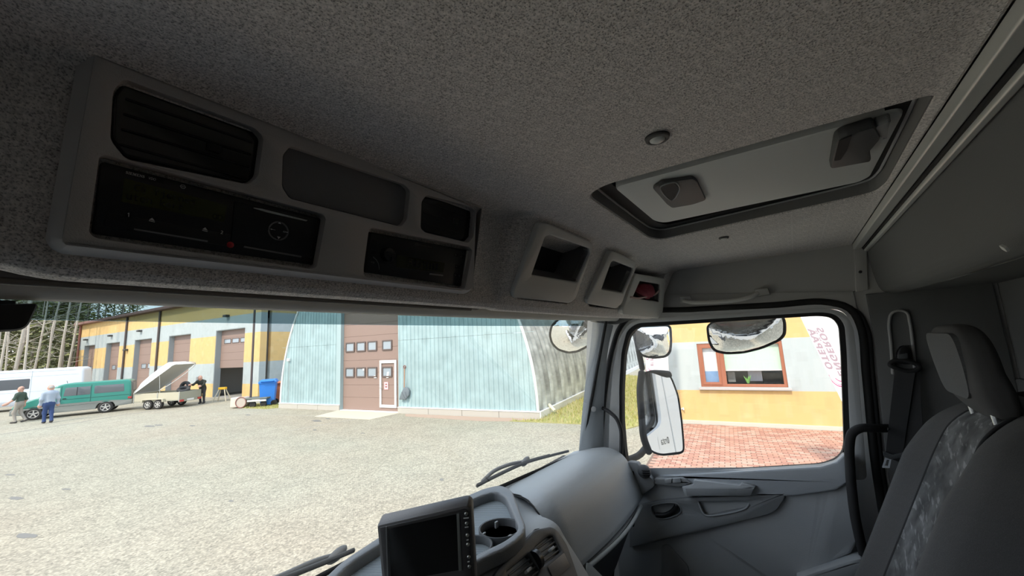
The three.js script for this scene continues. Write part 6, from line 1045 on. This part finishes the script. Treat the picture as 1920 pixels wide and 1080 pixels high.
{
  const o = thing('hand_cart', 'old flat hand cart with a rusty barrel end beside the post', 'cart'), m = mat([0.32, 0.31, 0.28], 0.8);
  part('barrel', new THREE.CylinderGeometry(0.27, 0.27, 0.5, 20).rotateX(Math.PI / 2).translate(-0.25, 0.30, 0.1), mat([0.50, 0.44, 0.38], 0.8), o); part('barrel_hoop', new THREE.TorusGeometry(0.27, 0.025, 6, 24).translate(-0.25, 0.30, 0.36), mat([0.28, 0.13, 0.11], 0.8), o);
  part('deck', box(-0.1, 0.42, -0.4, 1.1, 0.50, 0.35, 0.02), mat([0.16, 0.18, 0.16], 0.8), o); part('side_rail', box(0.1, 0.30, 0.36, 1.1, 0.40, 0.42, 0.02), mat([0.60, 0.60, 0.58], 0.6), o); part('box', box(-0.85, 0.05, -0.2, -0.45, 0.55, 0.3, 0.04), mat([0.62, 0.58, 0.50], 0.8), o);
  for (const x of [0.35, 0.9]) part('cart_wheel', new THREE.CylinderGeometry(0.16, 0.16, 0.08, 18).rotateX(Math.PI / 2).translate(x, 0.16, 0.3), M.blackMatte, o);
  o.position.copy(gnd(468, 763)); o.rotation.y = -0.9;
}
{
  const o = thing('trestle', 'yellow folding trestle standing in the open garage bay', 'trestle'), y = mat([0.75, 0.45, 0.03], 0.5), b = gnd(416, 752);
  part('beam', box(-0.22, 0.72, -0.1, 0.22, 0.86, 0.1, 0.02), y, o); for (const s of [-1, 1]) for (const z of [-1, 1]) part('leg', rod([s * 0.15, 0.76, z * 0.06], [s * 0.42, 0, z * 0.25], 0.03, 6), mat([0.60, 0.55, 0.42], 0.6), o);
  o.position.copy(b); o.rotation.y = -0.9;
}
// ---------------------------------------------------------------- woodland beyond the vans
const bark = [mat([0.46, 0.42, 0.36], 0.9), mat([0.33, 0.29, 0.25], 0.9)];
function bareTree(p, h, r, lean, m, lab) {
  const o = thing('bare_tree', lab, 'tree', 'bare trees of the woodland'), top = V3(lean * h, h, rr(-0.3, 0.3));
  const pts = [...Array(6)].map((_, i) => V3(0, 0, 0).lerp(top, i / 5).add(V3(rr(-0.08, 0.08), 0, rr(-0.08, 0.08))));
  part('trunk', [...Array(5)].map((_, i) => rod(pts[i], pts[i + 1], r * (1 - i * 0.13), 7, r * (1 - (i + 1) * 0.13))), m, o);
  const br = []; for (let i = 0; i < 16; i++) { const t = rr(0.2, 0.95), a = rr(0, 6.28), l = rr(0.8, 2.4), b = V3(0, 0, 0).lerp(top, t), e = b.clone().add(V3(Math.cos(a) * l, rr(0.1, 0.9), Math.sin(a) * l)); br.push(rod(b, e, r * 0.22, 4, 0.01)); const f = b.clone().lerp(e, 0.55); br.push(rod(f, f.clone().add(V3(rr(-0.7, 0.7), rr(0.1, 0.7), rr(-0.7, 0.7))), r * 0.12, 4, 0.006)); }
  part('branches', br, m, o); o.position.copy(p);
}
function conifer(p, h, w, lab) {
  const o = thing('conifer', lab, 'tree', 'conifers of the woodland'); part('trunk', rod([0, 0, 0], [0, h, 0], 0.14, 6, 0.02), bark[1], o);
  const pos = [], col = [], idx = []; for (let i = 0; i < 900; i++) { const t = Math.pow(rnd(), 0.8), y = h * (0.06 + 0.92 * t), R = w * (1 - t) * rr(0.25, 1), a = rnd() * 6.28, l = rr(0.25, 0.6), k = pos.length / 3, x = Math.cos(a) * R, z = Math.sin(a) * R; pos.push(x, y, z, x + Math.cos(a + 0.5) * l, y - rr(0.05, 0.3), z + Math.sin(a + 0.5) * l, x + Math.cos(a - 0.5) * l * 0.8, y - rr(-0.1, 0.25), z + Math.sin(a - 0.5) * l * 0.8); const g = rr(0.6, 1.4), c = rnd() < 0.5 ? [0.26 * g, 0.27 * g, 0.11 * g] : [0.19 * g, 0.20 * g, 0.10 * g]; for (let q = 0; q < 3; q++) col.push(...c); idx.push(k, k + 1, k + 2); }
  const g = new THREE.BufferGeometry(); g.setAttribute('position', new THREE.Float32BufferAttribute(pos, 3)); g.setAttribute('color', new THREE.Float32BufferAttribute(col, 3)); g.setIndex(idx); g.computeVertexNormals();
  part('foliage', g, new THREE.MeshStandardMaterial({ vertexColors: true, roughness: 0.9, side: THREE.DoubleSide }), o); o.position.copy(p);
}
{
  const far = (px, z) => { const r = ray(px, 690), t = z / r.z; const p = r.multiplyScalar(t); p.y = GY; return p; };
  for (const [px, z, r, lean, m] of [[2, -50, 0.13, -0.01, 0], [12, -56, 0.11, -0.05, 0], [22, -50, 0.17, 0.09, 0], [27, -53, 0.15, 0.10, 1], [45, -48, 0.12, -0.02, 0], [63, -54, 0.13, 0.06, 0], [70, -60, 0.1, -0.02, 1], [84, -55, 0.13, 0.07, 0], [90, -62, 0.1, 0.03, 0], [106, -56, 0.17, 0.08, 0], [113, -60, 0.1, 0.03, 1], [126, -58, 0.17, 0.09, 0], [134, -64, 0.12, 0.02, 1], [-14, -52, 0.14, 0.03, 0], [-30, -49, 0.15, 0.05, 1], [-55, -55, 0.15, 0.02, 0], [142, -70, 0.14, 0.05, 1]]) bareTree(far(px, z), rr(12, 16), r * 0.72, lean * 0.55, bark[m], m ? 'slender grey-brown bare tree in the woodland behind the white van' : 'slender pale bare tree in the woodland behind the white van');
  const two = ['tall olive conifer in the woodland behind the bare trees'];
  for (let i = 0; i < 26; i++) conifer(far(-60 + i * 8.6 + rr(-2, 2), -64 - (i * 37 % 11) * 2.2), rr(10, 17), rr(1.7, 2.3), two[0]);
  for (let i = 0; i < 9; i++) conifer(far(128 + i * 15 + rr(-2, 2), -72 - (i % 3) * 8), rr(19, 24), rr(2.0, 2.4), 'tall dense conifer behind the far end of the garage row');
  conifer(far(57, -60), 8.2, 2.2, 'low bright conifer in the woodland among the bare trees');
}
// ---------------------------------------------------------------- works building behind the truck: what the wing mirrors show
{
  const o = thing('works_building', 'long pale works building with dark window bands behind the truck', 'building'), m = mat([0.50, 0.48, 0.42], 0.8);
  part('wall', box(-6, GY, 44, 60, GY + 9, 46, 0), m, o); part('roof_edge', box(-6.3, GY + 9, 43.6, 60.3, GY + 9.5, 46.5, 0.05), mat([0.3, 0.3, 0.3], 0.7), o);
  for (let i = 0; i < 10; i++) { part('window_band', box(-4 + i * 6.4, GY + 5.6, 43.9, 0.6 + i * 6.4, GY + 7, 44.02, 0), mat([0.05, 0.06, 0.07], 0.15), o); part('loading_gate', box(-4 + i * 6.4, GY, 43.9, -0.4 + i * 6.4, GY + 3, 44.02, 0), mat([0.14, 0.14, 0.14], 0.6), o); }
}
// truck lettering on the door skin
{
  const t = canvasTex(256, 96, (g, w, h) => { g.fillStyle = '#e4e6e8'; g.fillRect(0, 0, w, h); g.fillStyle = '#20242a'; g.font = 'bold 74px sans-serif'; g.fillText('\u00d8rsta', 10, 72, 236); });
  const fr = new Frame(V3(1.605, 0, 0), V3(0, 0, -1), V3(0, 1, 0)), d = scene.getObjectByName('door_1');
  const seen = (px, py) => { const p = mainMirror.hit(px, py), r = ray(px, py).normalize(); r.addScaledVector(mainMirror.N, -2 * r.dot(mainMirror.N)); const t = (1.606 - p.x) / r.x; return p.addScaledVector(r, t); };   // where on the door the main mirror looks
  const a = seen(1257, 834), b = seen(1237, 843), h = 0.62 * Math.abs(a.z - b.z) * 0.6;
  const z0 = Math.max(-a.z, -b.z), z1 = Math.min(-a.z, -b.z), y = (a.y + b.y) / 2;
  part('door_lettering', quad(fr, [[z1, y + h], [z0, y + h], [z0, y], [z1, y]], 0.0012, false), new THREE.MeshStandardMaterial({ map: t, roughness: 0.3 }), d);
}
// ---------------------------------------------------------------- every thing gets its origin at its base; the scene is lifted so that the yard is y = 0
const bb = new THREE.Box3(), cc = new THREE.Vector3();
for (const o of [...scene.children]) {
  if (o.isLight || o.isCamera || o === sun.target) { o.position.y += EYE; continue; }
  if (o.isGroup && o.position.lengthSq() === 0) { bb.setFromObject(o); bb.getCenter(cc); cc.y = bb.min.y; for (const c of o.children) c.position.sub(cc); o.position.copy(cc); }
  else if (o.isMesh && o.position.lengthSq() === 0) { bb.setFromObject(o); bb.getCenter(cc); cc.y = bb.min.y; o.geometry.translate(-cc.x, -cc.y, -cc.z); o.position.copy(cc); }
  o.position.y += EYE;
}
scene.updateMatrixWorld(true);
renderer.render(scene, camera);
